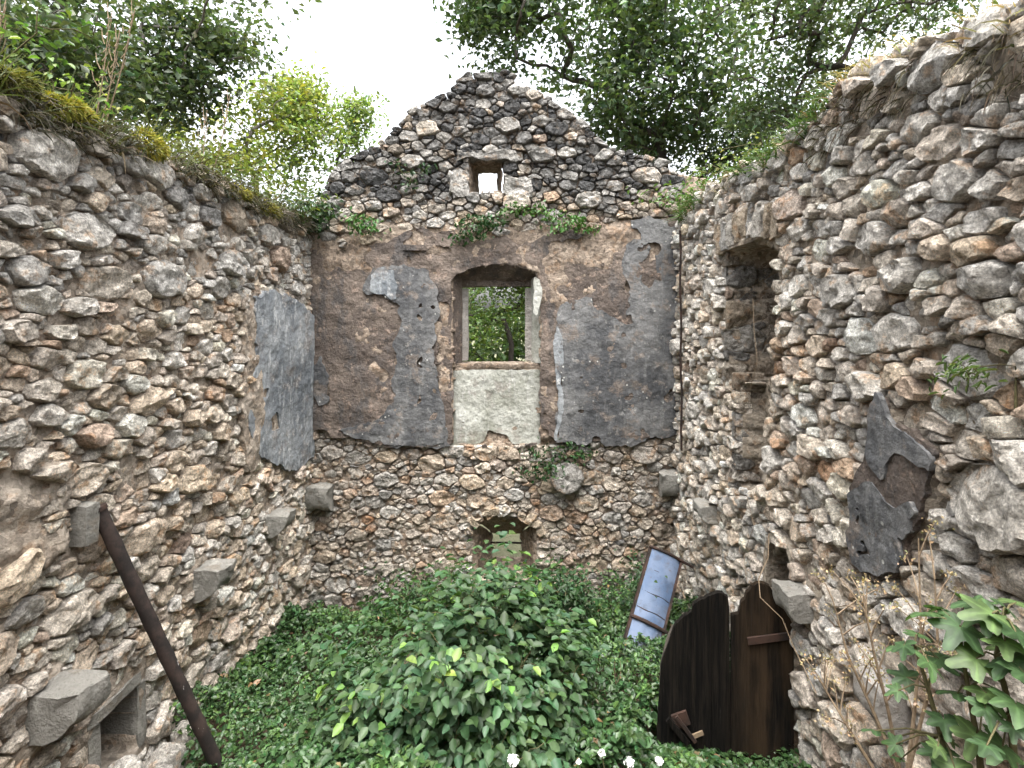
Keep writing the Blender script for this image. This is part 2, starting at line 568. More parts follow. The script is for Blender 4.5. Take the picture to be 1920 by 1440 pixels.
def add_stones(wall, geos, nmax=300, mat=None, chips_label=None):
    """geos: list of (V, (quads,tris), color). The largest in view are parts of their own, the rest one mass"""
    area = []
    for V, fc, colr in geos:
        x, y = wall.px(V[::3])
        x = np.clip(x, 0, 1920); y = np.clip(y, 0, 1440)
        area.append((x.max() - x.min()) * (y.max() - y.min()))
    order = np.argsort(area)[::-1]
    for i in order[:nmax]:
        V, (q, tr), colr = geos[i]
        c = V.mean(0)
        me = mesh_np('stone', V - c, [q, tr], colr)
        o = link('stone', me, mat or M['stone'], wall.root, True, 27)
        o.location = c
    rest = order[nmax:]
    if len(rest):
        Vs, Qs, Ts, Cs, b = [], [], [], [], 0
        for i in rest:
            V, (q, tr), colr = geos[i]
            Vs.append(V); Qs.append(q + b); Ts.append(tr + b); Cs.append(np.tile(colr, (len(V), 1))); b += len(V)
        me = mesh_np('small_stones', np.vstack(Vs), [np.vstack(Qs), np.vstack(Ts)], np.vstack(Cs))
        o = link('small_stones', me, mat or M['stone'], wall.root, True, 27)
        o['kind'] = 'stuff'
    return len(order)

def grid_sheet(name, wall, bbox, res, mask_fn, h_fn, back, mat, jitter=0.0, backface=False, kind=None, sharp=None, relax=0):
    """height-field sheet over the wall plane; cells outside mask_fn are left out; its rim is turned back by `back`"""
    u0, u1, v0, v1 = bbox
    nu, nv = max(2, int(round((u1 - u0) / res))), max(2, int(round((v1 - v0) / res)))
    U = np.linspace(u0, u1, nu + 1); Vv = np.linspace(v0, v1, nv + 1)
    uu, vv = np.meshgrid(U, Vv, indexing='ij')
    cu, cv = np.meshgrid((U[:-1] + U[1:]) / 2, (Vv[:-1] + Vv[1:]) / 2, indexing='ij')
    mk = mask_fn(cu, cv)
    if jitter:
        uu = uu + res * jitter * vnoise(uu * 1.37 / res, vv * 1.37 / res, 4.4)
        vv = vv + res * jitter * vnoise(uu * 1.37 / res, vv * 1.37 / res, 9.4)
    ww = h_fn(uu, vv)
    idx = np.arange((nu + 1) * (nv + 1)).reshape(nu + 1, nv + 1)
    i, j = np.nonzero(mk)
    quads = np.stack([idx[i, j], idx[i + 1, j], idx[i + 1, j + 1], idx[i, j + 1]], 1)
    V = np.stack([uu.ravel(), vv.ravel(), ww.ravel()], 1)
    if relax:
        pd = np.pad(mk, 1); es = []
        for di, dj, e in ((-1, 0, (3, 0)), (1, 0, (1, 2)), (0, -1, (0, 1)), (0, 1, (2, 3))):
            a, b = np.nonzero(mk & ~pd[1 + di:1 + di + nu, 1 + dj:1 + dj + nv])
            qd = np.stack([idx[a, b], idx[a + 1, b], idx[a + 1, b + 1], idx[a, b + 1]], 1)
            es.append(qd[:, e])
        es = np.vstack(es)
        for _ in range(relax):
            acc = np.zeros((len(V), 3)); cnt = np.zeros(len(V))
            for p_, q_ in ((0, 1), (1, 0)):
                np.add.at(acc, es[:, p_], V[es[:, q_]]); np.add.at(cnt, es[:, p_], 1)
            on = cnt > 0
            V[on] = V[on] * .5 + acc[on] / cnt[on][:, None] * .5
    VB = V.copy()
    VB[:, 2] = -back if backface else V[:, 2] - back
    N = len(V)
    pad = np.pad(mk, 1)
    rims = []
    for di, dj, e in ((-1, 0, (3, 0)), (1, 0, (1, 2)), (0, -1, (0, 1)), (0, 1, (2, 3))):
        nb = pad[1 + di:1 + di + nu, 1 + dj:1 + dj + nv]
        a, b = np.nonzero(mk & ~nb)
        qd = np.stack([idx[a, b], idx[a + 1, b], idx[a + 1, b + 1], idx[a, b + 1]], 1)
        s, t = qd[:, e[0]], qd[:, e[1]]
        rims.append(np.stack([t, s, s + N, t + N], 1))
    allf = [quads] + rims
    if backface:
        allf.append(quads[:, ::-1] + N)
    Fq = np.vstack(allf)
    used = np.unique(Fq)
    remap = np.full(2 * N, -1); remap[used] = np.arange(len(used))
    me = mesh_np(name, np.vstack([V, VB])[used], [remap[Fq]])
    o = link(name, me, mat, wall.root, True, sharp)
    if kind: o['kind'] = kind
    return o

def patch(name, wall, pxpoly, level, mat, label=None, res=0.012, holes=(), warp=0.035, chips=0.0, bumpy=0.006, back=0.02, wfreq=14):
    """a flake of plaster with a broken edge"""
    poly = wall.poly(pxpoly)
    hp = [wall.poly(h) for h in holes]
    us, vs = [p[0] for p in poly], [p[1] for p in poly]
    bb = (min(us) - .05, max(us) + .05, min(vs) - .05, max(vs) + .05)
    sd = len(pxpoly) * 1.7 + us[0]
    def mask(u, v):
        du = warp * (1.2 * fbm(u * wfreq * .35, v * wfreq * .35, sd, 2) + .5 * fbm(u * wfreq * 1.6, v * wfreq * 1.6, sd, 3))
        dv = warp * (1.2 * fbm(u * wfreq * .35, v * wfreq * .35, sd + 31, 2) + .5 * fbm(u * wfreq * 1.6, v * wfreq * 1.6, sd + 31, 3))
        m = inpoly(u + du, v + dv, poly)
        for h in hp: m &= ~inpoly(u + du, v + dv, h)
        if chips: m &= ~(fbm(u * 6, v * 6, sd + 3, 4) > chips)
        return m
    def hf(u, v): return level + bumpy * fbm(u * 9, v * 9, sd, 4) + 0.012 * fbm(u * 1.3, v * 1.3, sd, 2)
    o = grid_sheet(name, wall, bb, res, mask, hf, back, mat, 0.5, sharp=40, relax=5)
    if label: o['label'] = label
    return o

def block(wall, name, c8, mat, label=None, sub=7, rough=0.008, seed=0, col=None):
    """a squared stone from eight corners (bottom ring 0-3, top ring 4-7), its faces subdivided and worn"""
    c8 = np.array(c8, float)
    fs = [(3, 2, 1, 0), (4, 5, 6, 7), (0, 1, 5, 4), (1, 2, 6, 5), (2, 3, 7, 6), (3, 0, 4, 7)]
    cen = c8.mean(0)
    key, V, Fq = {}, [], []
    for f in fs:
        A, B, C, D = c8[list(f)]
        ids = np.zeros((sub + 1, sub + 1), int)
        for i in range(sub + 1):
            for j in range(sub + 1):
                s, t = i / sub, j / sub
                p = (A * (1 - s) + B * s) * (1 - t) + (D * (1 - s) + C * s) * t
                # round the arrises a little
                k = tuple(np.round(p, 5))
                if k not in key:
                    key[k] = len(V); V.append(p)
                ids[i, j] = key[k]
        for i in range(sub):
            for j in range(sub):
                Fq.append((ids[i, j], ids[i + 1, j], ids[i + 1, j + 1], ids[i, j + 1]))
    V = np.array(V)
    ext = np.abs(V - cen)
    n = np.stack([fbm(V[:, 0] * 11, V[:, 1] * 11, V[:, 2] * 11 + seed + k * 17, 4) for k in range(3)], 1)
    V = V + n * rough
    cnt = np.zeros(len(V))
    m = np.linalg.norm(V - cen, axis=1)
    V = cen + (V - cen) * (1 - 0.05 * (m / m.max()) ** 6)[:, None]
    me = mesh_np(name, V - cen, [np.array(Fq)], None if col is None else np.append(col, 1))
    o = link(name, me, mat, wall.root, True, 50 if col is None else 30)
    o.location = cen
    if label: o['label'] = label
    return o

def corbel(wall, u0, u1, z, pr, ht, mat, seed, name='corbel', nose=.3, foot=.1):
    """quarter-round bracket stone built into the wall, u0..u1 along it"""
    prof = [(-.1, 0)] + [(pr * t, 0) for t in (0, .33, .66, .93)] + [(pr, -.02 * ht)]
    prof += [(pr, -ht * nose * .55), (pr * .995, -ht * nose)]
    for a in np.linspace(.2, 1, 7):
        prof.append((pr * (foot + (1 - foot) * math.cos(a * math.pi / 2)), -ht * (nose + (1 - nose) * math.sin(a * math.pi / 2))))
    prof += [(0, -ht), (-.1, -ht)]
    prof = np.array(prof); n = len(prof); L = 8
    V = []
    for k in range(L + 1):
        u = u0 + (u1 - u0) * k / L
        sh = 1 - .03 * (k in (0, L))
        for w, h in prof: V.append((u, z + h * sh - (0.006 if k in (0, L) else 0), w * (sh if w > 0 else 1)))
    c = len(V)
    V += [(u0, z - ht * .45, pr * .4), (u1, z - ht * .45, pr * .4)]
    V = np.array(V)
    V = V + .017 * np.stack([fbm(V[:, 0] * 13 + seed, V[:, 1] * 13, V[:, 2] * 13 + k * 9, 4) for k in range(3)], 1)
    q, tr = [], []
    for k in range(L):
        for i in range(n - 1):
            q.append((k * n + i, k * n + i + 1, (k + 1) * n + i + 1, (k + 1) * n + i))
    for i in range(n):
        j = (i + 1) % n
        tr.append((j, i, c)); tr.append((L * n + i, L * n + j, c + 1))
    cen = V.mean(0)
    o = link(name, mesh_np(name, V - cen, [np.array(q), np.array(tr)]), mat, wall.root, True, 40)
    o.location = cen
    return o

def polyline_top(wall, pts):
    q = sorted(wall.poly(pts))
    us = np.array([p[0] for p in q]); vs = np.array([p[1] for p in q])
    return lambda u: np.interp(u, us, vs)

def cl(*c): return np.array(c, float)
GREY, PALE, TAN, PINK, RUST, DARK = cl(.41, .395, .368), cl(.58, .545, .49), cl(.52, .435, .335), cl(.53, .45, .37), cl(.38, .25, .165), cl(.12, .12, .12)

def stone_colour(rng, w, gain=1.0):
    """w: weights for grey, pale, tan, pink, rust, dark"""
    w = np.array(w, float); w /= w.sum()
    k = rng.choice(6, p=w)
    c = (GREY, PALE, TAN, PINK, RUST, DARK)[k]
    j = rng.choice(6, p=w)
    c = c * .6 + (GREY, PALE, TAN, PINK, RUST, DARK)[j] * .4
    return np.append(np.clip(c * gain * rng.uniform(.78, 1.15), .02, .72), 1)

# ================================================================== LEFT WALL
WL = Wall('left')
tag(WL.root, 'left rubble stone wall with corbels and blue-grey plaster patch near corner', 'wall', kind='thing')
topL = polyline_top(WL, [(-600, -60), (-200, 95), (0, 165), (60, 205), (150, 235), (300, 285), (420, 345), (520, 400), (600, 420)])
L_PATCH = [(462, 560), (500, 548), (540, 562), (574, 585), (583, 640), (583, 850), (560, 872), (520, 880), (490, 862), (462, 850), (455, 770), (470, 690)]
L_NICHE = [(166, 1445), (166, 1352), (243, 1287), (243, 1375)]
l_niche = WL.poly(L_NICHE)
NY0, NY1, NZ0, NZ1 = 3.03, 3.32, .70, 1.10
l_patch = WL.poly(L_PATCH)
L_SMEAR = WL.poly([(-200, 880), (-100, 800), (60, 840), (115, 890), (120, 1000), (60, 1080), (0, 1100), (-200, 1180)])
L_SMEAR2 = WL.poly([(440, 880), (590, 880), (592, 1130), (500, 1230), (420, 1220), (380, 1130), (440, 1080)])
L_SMEAR3 = WL.poly([(300, 1150), (420, 1160), (440, 1300), (330, 1420), (270, 1330)])
def smearL(u, v):
    du = .05 * fbm(u * 5, v * 5, 2.2, 4); dv = .05 * fbm(u * 5, v * 5, 8.2, 4)
    s = np.zeros(np.shape(u))
    s = np.maximum(s, 1.0 * inpoly(u + du, v + dv, L_SMEAR))
    s = np.maximum(s, .62 * inpoly(u + du, v + dv, L_SMEAR2))
    s = np.maximum(s, .7 * inpoly(u + du, v + dv, L_SMEAR3))
    return s
L_CORB = [(2.58, 1.56, .30, .19, .26), (3.86, 1.545, .25, .21, .23), (4.98, 1.52, .23, .23, .20)]
def nicheL(u, v): return (u > NY0) & (u < NY1) & (v > NZ0) & (v < NZ1)
def hL(u, v):
    h = .012 * fbm(u * 6, v * 6, 1, 4) + .022 * fbm(u * 1.4, v * 1.4, 5, 3) + .03 * sstep(.25, .8, fbm(u * 2.0, v * 2.0, 15, 3))
    sm = smearL(u, v)
    h = h - .018
    h = h + sm * (.045 + .022 * fbm(u * 13, v * 13, 21, 4))
    h = np.maximum(h, (.038 + .012 * fbm(u * 13, v * 13, 23, 3)) * sstep(.30, .10, np.maximum(np.abs(u - (NY0 + NY1) / 2) - .15, np.abs(v - (NZ0 + NZ1) / 2) - .2)))
    for (Y, z, pr, wd, ht) in L_CORB:
        h = np.maximum(h, (.04 + .02 * fbm(u * 12, v * 12, 29, 3)) * sstep(.11, .02, np.maximum(np.abs(u - Y - wd / 2) - wd / 2, np.abs(v - z + ht / 2) - ht / 2)))
    h = np.where(inpoly(u, v, l_patch), .045, h)
    return np.where(nicheL(u, v), -.50, h)
grid_sheet('mortar', WL, (-1.5, 6.12, -.3, 5.2), .02, lambda u, v: v < topL(u) - .10 + .03 * fbm(u * 4, v * 0, 3, 3), hL, THICK, M['mortar_l'], .4, True)
def insideL(u, v, r):
    ok = v < topL(u) - r * .35
    ok &= v > -.1
    for du, dv in ((0, 0), (1, 0), (-1, 0), (0, 1), (0, -1)): ok &= ~inpoly(u + du * r * 1.3, v + dv * r * .9, l_patch)
    s = smearL(u, v)
    ok &= ~((s > .9) & (vnoise(u * 5, v * 5, 3) < -.15))
    ok &= ~((u > NY0 - .09 - r * 1.1) & (u < NY1 + .08 + r * 1.1) & (v > NZ0 - .05) & (v < NZ1 + .13 + r))
    for (Y, z, pr, wd, ht) in L_CORB:
        ok &= ~((u > Y - r * .8) & (u < Y + wd + r * .8) & (v > z - ht - r * .6) & (v < z + r * .6))
    return ok
rng = np.random.default_rng(101)
geos = []
# upper courses: larger grey boulders; below: small coursed rubble
def insL_hi(u, v, r): return insideL(u, v, r) & (v > topL(u) - .95)
def insL_lo(u, v, r): return insideL(u, v, r) & (v < topL(u) - .75)
def insL_all(u, v, r):
    return insideL(u, v, r)
def closest_on(poly, x, y):
    P_ = np.asarray(poly); Q_ = np.roll(P_, -1, 0)
    D = Q_ - P_
    t = np.clip(((x - P_[:, 0]) * D[:, 0] + (y - P_[:, 1]) * D[:, 1]) / np.maximum((D ** 2).sum(1), 1e-9), 0, 1)
    C = P_ + D * t[:, None]
    k = np.argmin((C[:, 0] - x) ** 2 + (C[:, 1] - y) ** 2)
    return C[k]

def rect(u0, u1, v0, v1): return [(u0, v0), (u1, v0), (u1, v1), (u0, v1)]

def pack_zones(rng, zones, bbox, aspect, fill, obst=(), cap=None):
    """zones: list of (inside, sizes) thrown one after another into one packing"""
    allsz, cur = [], None
    u0, u1, v0, v1 = bbox
    seeds = []
    A = np.zeros((0, 3))
    for inside, (r0, r1, tries, tight) in zones:
        cu = rng.uniform(u0, u1, tries); cv = rng.uniform(v0, v1, tries)
        cr = r0 + (r1 - r0) * rng.uniform(0, 1, tries) ** 1.4
        ok = inside(cu, cv, cr)
        for x, y, r in zip(cu[ok], cv[ok], cr[ok]):
            q = x / aspect
            n = len(seeds)
            if n:
                if len(A) < n:
                    B = np.zeros((n + 400, 3)); B[:n] = seeds; A = B
                d = np.hypot(A[:n, 0] - q, A[:n, 1] - y)
                if np.any(d < (A[:n, 2] + r) * tight): continue
            seeds.append((q, y, r))
            if len(A) >= len(seeds): A[len(seeds) - 1] = seeds[-1]
    A = np.array(seeds)
    obst_s = [np.array([(p[0] / aspect, p[1]) for p in ob]) for ob in obst]
    out = []
    for i in range(len(A)):
        x, y, r = A[i]
        k = rng.integers(5, 8)
        ang = rng.uniform(0, 2 * math.pi) + (np.arange(k) + rng.uniform(-.33, .33, k)) * 2 * math.pi / k
        rad = r * rng.uniform(2.0, 2.9, k) * fill
        poly = [(x + rad[j] * math.cos(ang[j]), y + rad[j] * math.sin(ang[j])) for j in range(k)]
        d = np.hypot(A[:, 0] - x, A[:, 1] - y)
        gp = rng.uniform(.0012, .0045)
        for ob in obst_s:
            cx, cy = closest_on(ob, x, y)
            dx, dy = cx - x, cy - y
            dl_ = math.hypot(dx, dy)
            if dl_ < 3 * r + .02 and dl_ > 1e-5: poly = convex_clip(poly, dx, dy, dx * cx + dy * cy)
            if len(poly) < 3: break
        if cap is not None and len(poly) > 2: sl_ = float(cap(x * aspect + .12) - cap(x * aspect - .12)) / .24 * aspect; poly = convex_clip(poly, -sl_, 1, float(cap(x * aspect)) - sl_ * x + rng.uniform(-.04, .06))
        if len(poly) < 3: continue
        for j in np.nonzero((d < (A[:, 2] + r) * 2.0) & (d > 0))[0]:
            xj, yj, rj = A[j]
            # joints wander: tilt each shared edge a little
            t = math.sin((i + j) * 12.9898 + i * j * .37) * .22
            nx, ny = (xj - x), (yj - y)
            nx, ny = nx - ny * t, ny + nx * t
            mx, my = 2 * (xj - x), 2 * (yj - y)
            c0 = xj * xj + yj * yj - rj * rj * .7 - x * x - y * y + r * r * .7
            f = c0 / (mx * mx + my * my); qx, qy = None, None
            # point where the power line crosses the centre line
            s0 = (c0 - mx * x - my * y) / (mx * (xj - x) + my * (yj - y))
            qx, qy = x + (xj - x) * s0, y + (yj - y) * s0
            nl = math.hypot(nx, ny)
            poly = convex_clip(poly, nx, ny, nx * qx + ny * qy - gp * nl)
            if len(poly) < 3: break
        if len(poly) < 3: continue
        pa = np.array([(p[0] * aspect, p[1]) for p in poly])
        ar = abs(np.sum(pa[:, 0] * np.roll(pa[:, 1], -1) - np.roll(pa[:, 0], -1) * pa[:, 1])) / 2
        if ar < .0004: continue
        out.append((pa, r))
    return out

cells = pack_zones(rng, [
    (insL_hi, (.11, .16, 200, .85)), (insL_hi, (.06, .10, 1200, .74)),
    (insL_lo, (.09, .125, 70, .95)), (insL_lo, (.06, .085, 1100, .8)), (insL_lo, (.036, .06, 2600, .72)),
    (insL_all, (.022, .036, 6000, .72)), (insL_all, (.014, .022, 5000, .78))],
    (1.3, 6.08, -.05, 4.75), 1.65, 1.0,
    [l_patch, rect(NY0 - .09, NY1 + .08, NZ0 - .05, NZ1 + .075)] + [rect(Y, Y + wd, z - ht, z) for (Y, z, pr, wd, ht) in L_CORB], topL)
cen_ = np.array([p.mean(0) for p, _ in cells])
lev_ = hL(cen_[:, 0], cen_[:, 1]) * .5
for (poly, r), level in zip(cells, lev_):
    u, v = poly.mean(0)
    hi = topL(u) - v
    if hi < .9: w = (5, 2.5, 1.2, 1.2, .15, 2.5 if hi < .30 else .5)
    elif v > 1.7: w = (1.0, 3.2, 2.8, 3.2, .45, .03)
    else: w = (1.6, 3.2, 2.8, 1.8, .3, .05)
    proud = rng.uniform(.03, .065) + r * .18
    V, fc, size = stone_geo(poly, r, rng, proud, level + rng.normal(-.012, .014) - (.015 if r < .03 else 0), rng.uniform(.002, .009), rng.normal(0, .03))
    geos.append((V, fc, stone_colour(rng, w, 1.24)))  # pale stones lightened further in colour to offset this wall's weaker light
n = add_stones(WL, geos)
print('left stones', n)
patch('plaster_patch', WL, L_PATCH, .075, M['graylight'], 'blue-grey streaked plaster flake on the left wall', warp=.03, back=.05,
      holes=[[(483, 725), (492, 725), (492, 742), (483, 742)], [(495, 780), (508, 770), (515, 800), (500, 815)]])
patch('plaster_rim', WL, [(445, 560), (470, 545), (480, 700), (475, 800), (480, 868), (455, 880), (440, 800), (450, 680)], .062, M['mortar_l'], None, warp=.04, back=.05, bumpy=.015)
for k, (Y, z, pr, wd, ht) in enumerate(L_CORB):
    corbel(WL, Y, Y + wd, z, pr, ht, M['cut'], k * 5)
# little stone-framed recess low on the wall
def lbox(y0, y1, z0, z1, w0, w1):
    return [(y0, z0, w0), (y0, z0, w1), (y1, z0, w1), (y1, z0, w0), (y0, z1, w0), (y0, z1, w1), (y1, z1, w1), (y1, z1, w0)]
block(WL, 'recess_lintel', lbox(NY0 - .10, NY1 + .03, NZ1, NZ1 + .07, -.28, .055), M['cut'], seed=31)
block(WL, 'recess_jamb', lbox(NY1, NY1 + .075, NZ0 - .04, NZ1 - .004, -.28, .045), M['cut'], seed=32)
block(WL, 'recess_jamb', lbox(NY0 - .085, NY0, NZ0 - .3, NZ1 - .004, -.28, .045), M['cut'], seed=33)
# short upright stone the pipe leans against
block(WL, 'stone_peg', lbox(2.86, 2.95, 2.15, 2.37, -.05, .10), M['cut'], seed=34)

# ================================================================== BACK WALL
WB = Wall('back')
tag(WB.root, 'back rubble gable wall with plaster remains, window opening and ragged peak', 'wall', kind='thing')
GABLE = [(480, 418), (560, 412), (590, 395), (615, 345), (640, 307), (690, 281), (733, 258), (750, 230), (777, 205), (823, 181), (853, 172), (870, 150), (897, 138), (957, 136),
         (977, 155), (1007, 171), (1057, 198), (1087, 228), (1107, 245), (1133, 275), (1207, 293), (1273, 320), (1340, 335), (1420, 340)]
topB = polyline_top(WB, GABLE)
BAY = WB.poly([(850, 832), (850, 530), (858, 512), (895, 500), (935, 495), (975, 500), (1005, 512), (1012, 530), (1012, 832)])
WIN = WB.poly([(872, 682), (872, 536), (986, 536), (986, 682)])
HOLE = WB.poly([(880, 362), (880, 303), (942, 300), (944, 360)])
LOW = WB.poly([(888, 1092), (888, 1010), (886, 990), (905, 975), (940, 968), (980, 974), (1006, 990), (1002, 1010), (1004, 1092)])
B_PL_BOT = polyline_top(WB, [(560, 800), (600, 803), (650, 815), (720, 832), (850, 835), (1015, 835), (1100, 828), (1200, 826), (1270, 815), (1330, 800)])
B_PL_TOP = polyline_top(WB, [(560, 470), (600, 455), (660, 470), (720, 450), (800, 425), (900, 455), (1000, 430), (1100, 440), (1150, 412), (1270, 405), (1330, 405)])
def plast(u, v):
    d = .05 * fbm(u * 6, v * 6, 2, 4)
    return (v + d > B_PL_BOT(u)) & (v + d < B_PL_TOP(u))
def near(poly, m):
    us = [p[0] for p in poly]; vs = [p[1] for p in poly]
    return min(us) - m, max(us) + m, min(vs) - m, max(vs) + m
def hB(u, v):
    h = .01 * fbm(u * 6, v * 6, 31, 4) + .015 * fbm(u * 1.4, v * 1.4, 35, 3) + .02 * sstep(.3, .8, fbm(u * 2.2, v * 2.2, 45, 3)) - .012
    # rough render over the stones above floor level
    ex = .045 + .016 * fbm(u * 9, v * 9, 77, 4) + .014 * fbm(u * 2.5, v * 2.5, 79, 3)
    z = sstep(0, .1, v - B_PL_BOT(u)) * sstep(0, .25, WB.uv(0, 395)[1] - v)
    return h * (1 - z) + ex * z
def maskB(u, v):
    m = v < topB(u) - .05 + .03 * fbm(u * 5, 0 * v, 3, 3)
    du, dv = .018 * fbm(u * 12, v * 12, 61, 3), .018 * fbm(u * 12, v * 12, 67, 3)
    for q in (BAY, HOLE, LOW): m &= ~inpoly(u + du, v + dv, q)
    return m
grid_sheet('mortar', WB, (LEFT_X - THICK, RIGHT_X + THICK, -.3, 6.2), .02, maskB, hB, .32, M['mortar_b'], .4, True)
# the brown coat above floor level
def coat_mask(u, v):
    m = plast(u, v) & (u > LEFT_X - .02) & (u < RIGHT_X + .02)
    du, dv = .025 * fbm(u * 10, v * 10, 61, 4), .025 * fbm(u * 10, v * 10, 67, 4)
    m &= ~inpoly(u + du, v + dv, BAY)
    up = v - (B_PL_TOP(u) - .75)
    m &= ~((fbm(u * 3.2, v * 3.2, 91, 4) > .62 - .42 * sstep(0, .75, up)))
    return m
def coat_h(u, v):
    return .062 + .011 * fbm(u * 7, v * 7, 97, 4) + .012 * fbm(u * 1.8, v * 1.8, 99, 3)
o = grid_sheet('render_coat', WB, (LEFT_X - .02, RIGHT_X + .02, 1.8, 4.6), .016, coat_mask, coat_h, .04, M['coat'], .5, sharp=40, relax=3)
o['label'] = 'cracked brown earthen render'
def insideB(u, v, r):
    ok = (v < topB(u) - r * .35) & (v > -.05) & (u > LEFT_X + r) & (u < RIGHT_X - r)
    ok &= ~((v > B_PL_BOT(u) - r * .3) & (v < B_PL_TOP(u) + r * .2))
    for q in (HOLE, LOW):
        a, b, c, d = near(q, 0)
        ok &= ~((u > a - r * 1.15) & (u < b + r * 1.15) & (v > c - r * .9) & (v < d + r * .9))
    return ok
cB = [WB.uv(1062, 893), WB.uv(605, 928), WB.uv(1256, 903)]
def insB(u, v, r):
    ok = insideB(u, v, r)
    for (a, b) in cB: ok &= ~((np.hypot(u - a, (v - b) * .8) < r + .13))
    return ok
def insB_g(u, v, r): return insB(u, v, r) & (v > 4.5)
def insB_l(u, v, r): return insB(u, v, r) & (v < 3)
rng = np.random.default_rng(202)
cells = pack_zones(rng, [
    (insB_g, (.09, .13, 90, .95)), (insB_l, (.085, .12, 420, .9)),
    (insB, (.055, .08, 2400, .78)), (insB, (.034, .05, 3000, .74)), (insB, (.02, .03, 5000, .74)), (insB, (.013, .019, 4000, .8))],
    (LEFT_X, RIGHT_X, -.05, 6.15), 1.6, 1.0,
    [HOLE, LOW, [(u, float(B_PL_BOT(u))) for u in np.linspace(-2.6, 1.95, 24)] + [(u, float(B_PL_TOP(u))) for u in np.linspace(1.95, -2.6, 24)]]
    + [rect(a - .13, a + .13, b - .13, b + .13) for a, b in cB], topB)
geos = []
for poly, r in cells:
    for q in (HOLE, LOW):       # never let a stone hang over an opening
        cx, cy = np.mean(np.array(q), 0)
        a, b, c, d = near(q, .0)
        u, v = poly.mean(0)
        if a - .3 < u < b + .3 and c - .3 < v < d + .3:
            pl = [tuple(p) for p in poly]
            gx = (a - u) if u < a else (u - b) if u > b else -1
            gy = (c - v) if v < c else (v - d) if v > d else -1
            if gx >= gy and gx > 0: pl = convex_clip(pl, 1, 0, a) if u < a else convex_clip(pl, -1, 0, -b)
            elif gy > 0: pl = convex_clip(pl, 0, 1, c) if v < c else convex_clip(pl, 0, -1, -d)
            poly = np.array(pl) if len(pl) > 2 else poly * 0
    if np.ptp(poly[:, 0]) < .01: continue
    u, v = poly.mean(0)
    if v > 4.5: w = (3.0, .5, .35, .2, .05, 5.5) if v > 4.75 else (3, 1.2, 1.8, 1.5, .3, 1.2)
    else: w = (2.6, 2.2, 2.6, 2.2, .6, .1)
    proud = rng.uniform(.025, .045) + r * (.12 if v < 3 else .34)
    V, fc, size = stone_geo(poly, r, rng, proud, rng.normal(-.012, .008) if v < 3 else rng.uniform(-.02, .03), rng.uniform(.002, .007), rng.normal(0, .03))
    geos.append((V, fc, stone_colour(rng, w, .88)))  # stone colour toned down because this wall catches more light
n = add_stones(WB, geos)
print('back stones', n)

# finish-coat flakes on the back wall (each a flake of its own)
patch('plaster_patch', WB, [(698, 512), (712, 498), (760, 500), (800, 505), (815, 540), (822, 600), (815, 650), (822, 720), (835, 760), (838, 830), (745, 833), (700, 815), (690, 800), (720, 770),
      (745, 745), (742, 690), (740, 640), (752, 600), (745, 570), (722, 555), (690, 553), (685, 540)], .078, M['gray'], 'dark grey plaster flake left of the window', chips=.82, warp=.04)
patch('plaster_patch', WB, [(694, 520), (712, 500), (748, 503), (752, 560), (735, 562), (722, 552), (692, 548)], .086, M['graylight'], 'light grey edge of plaster flake', warp=.03)
patch('plaster_patch', WB, [(592, 690), (612, 670), (622, 700), (615, 745), (600, 760), (592, 740)], .078, M['gray'], None, warp=.05)
patch('plaster_patch', WB, [(700, 790), (760, 800), (840, 800), (842, 834), (740, 834), (660, 820), (640, 808)], .079, M['gray'], None, warp=.03)
patch('plaster_patch', WB, [(1048, 575), (1080, 556), (1110, 565), (1130, 590), (1170, 600), (1175, 540), (1160, 500), (1180, 440), (1190, 415), (1264, 408), (1268, 520), (1268, 815), (1200, 828), (1040, 830), (1045, 760), (1052, 700), (1040, 655), (1046, 610)],
      .078, M['gray'], 'large dark grey plaster flake right of the window', chips=.85, warp=.04,
      holes=[[(1192, 496), (1222, 480), (1226, 505), (1216, 545), (1196, 535)], [(1154, 592), (1180, 590), (1182, 606), (1158, 608)], [(1210, 470), (1225, 470), (1225, 490), (1212, 492)]])
patch('plaster_patch', WB, [(1036, 640), (1050, 610), (1056, 660), (1050, 700), (1056, 750), (1046, 820), (1040, 825), (1046, 740), (1040, 690)], .086, M['graylight'], None, warp=.02)
patch('plaster_patch', WB, [(1000, 520), (1013, 526), (1014, 560), (1006, 592), (1000, 586), (997, 555)], .088, M['white'], 'white plaster scrap at the window head', warp=.02)
# window bay: jambs, sloping head, whitewashed apron, pale stone frame
def bbox8(u0, u1, v0, v1, w0, w1):
    return [(u0, v0, w1), (u1, v0, w1), (u1, v0, w0), (u0, v0, w0), (u0, v1, w1), (u1, v1, w1), (u1, v1, w0), (u0, v1, w0)]
uL, vS = WB.uv(850, 682); uR, vB = WB.uv(1012, 834); wl, vT = WB.uv(872, 536); wr, _ = WB.uv(986, 536)
apr = grid_sheet('window_apron', WB, (uL - .02, uR + .02, vB - .02, vS - .004), .014, lambda u, v: np.ones_like(u, bool),
                 lambda u, v: -.045 + .012 * fbm(u * 10, v * 10, 3, 3), .30, M['mortar_b'], .3, sharp=40)
apr['label'] = 'masonry apron below the window'
patch('plaster_patch', WB, [(846, 694), (1014, 694), (1014, 834), (962, 834), (950, 815), (915, 808), (905, 832), (846, 836)], -.022, M['white'], 'flaking whitewashed plaster below the window', warp=.012, chips=1.0, back=.03)
frame = empty('window_frame'); frame.parent = WB.root; frame.location = ((wl + wr) / 2, vS, -.1)
def fr(name, c8, sd, mat='cutw', rough=.005):
    o = block(WB, name, c8, M[mat], rough=rough, seed=sd)
    o.parent = frame; o.location = Vector(o.location) - Vector(frame.location)
D0 = -.17
fr('jamb', bbox8(wl - .07, wl + .012, vS, vT, -.30, D0), 41)
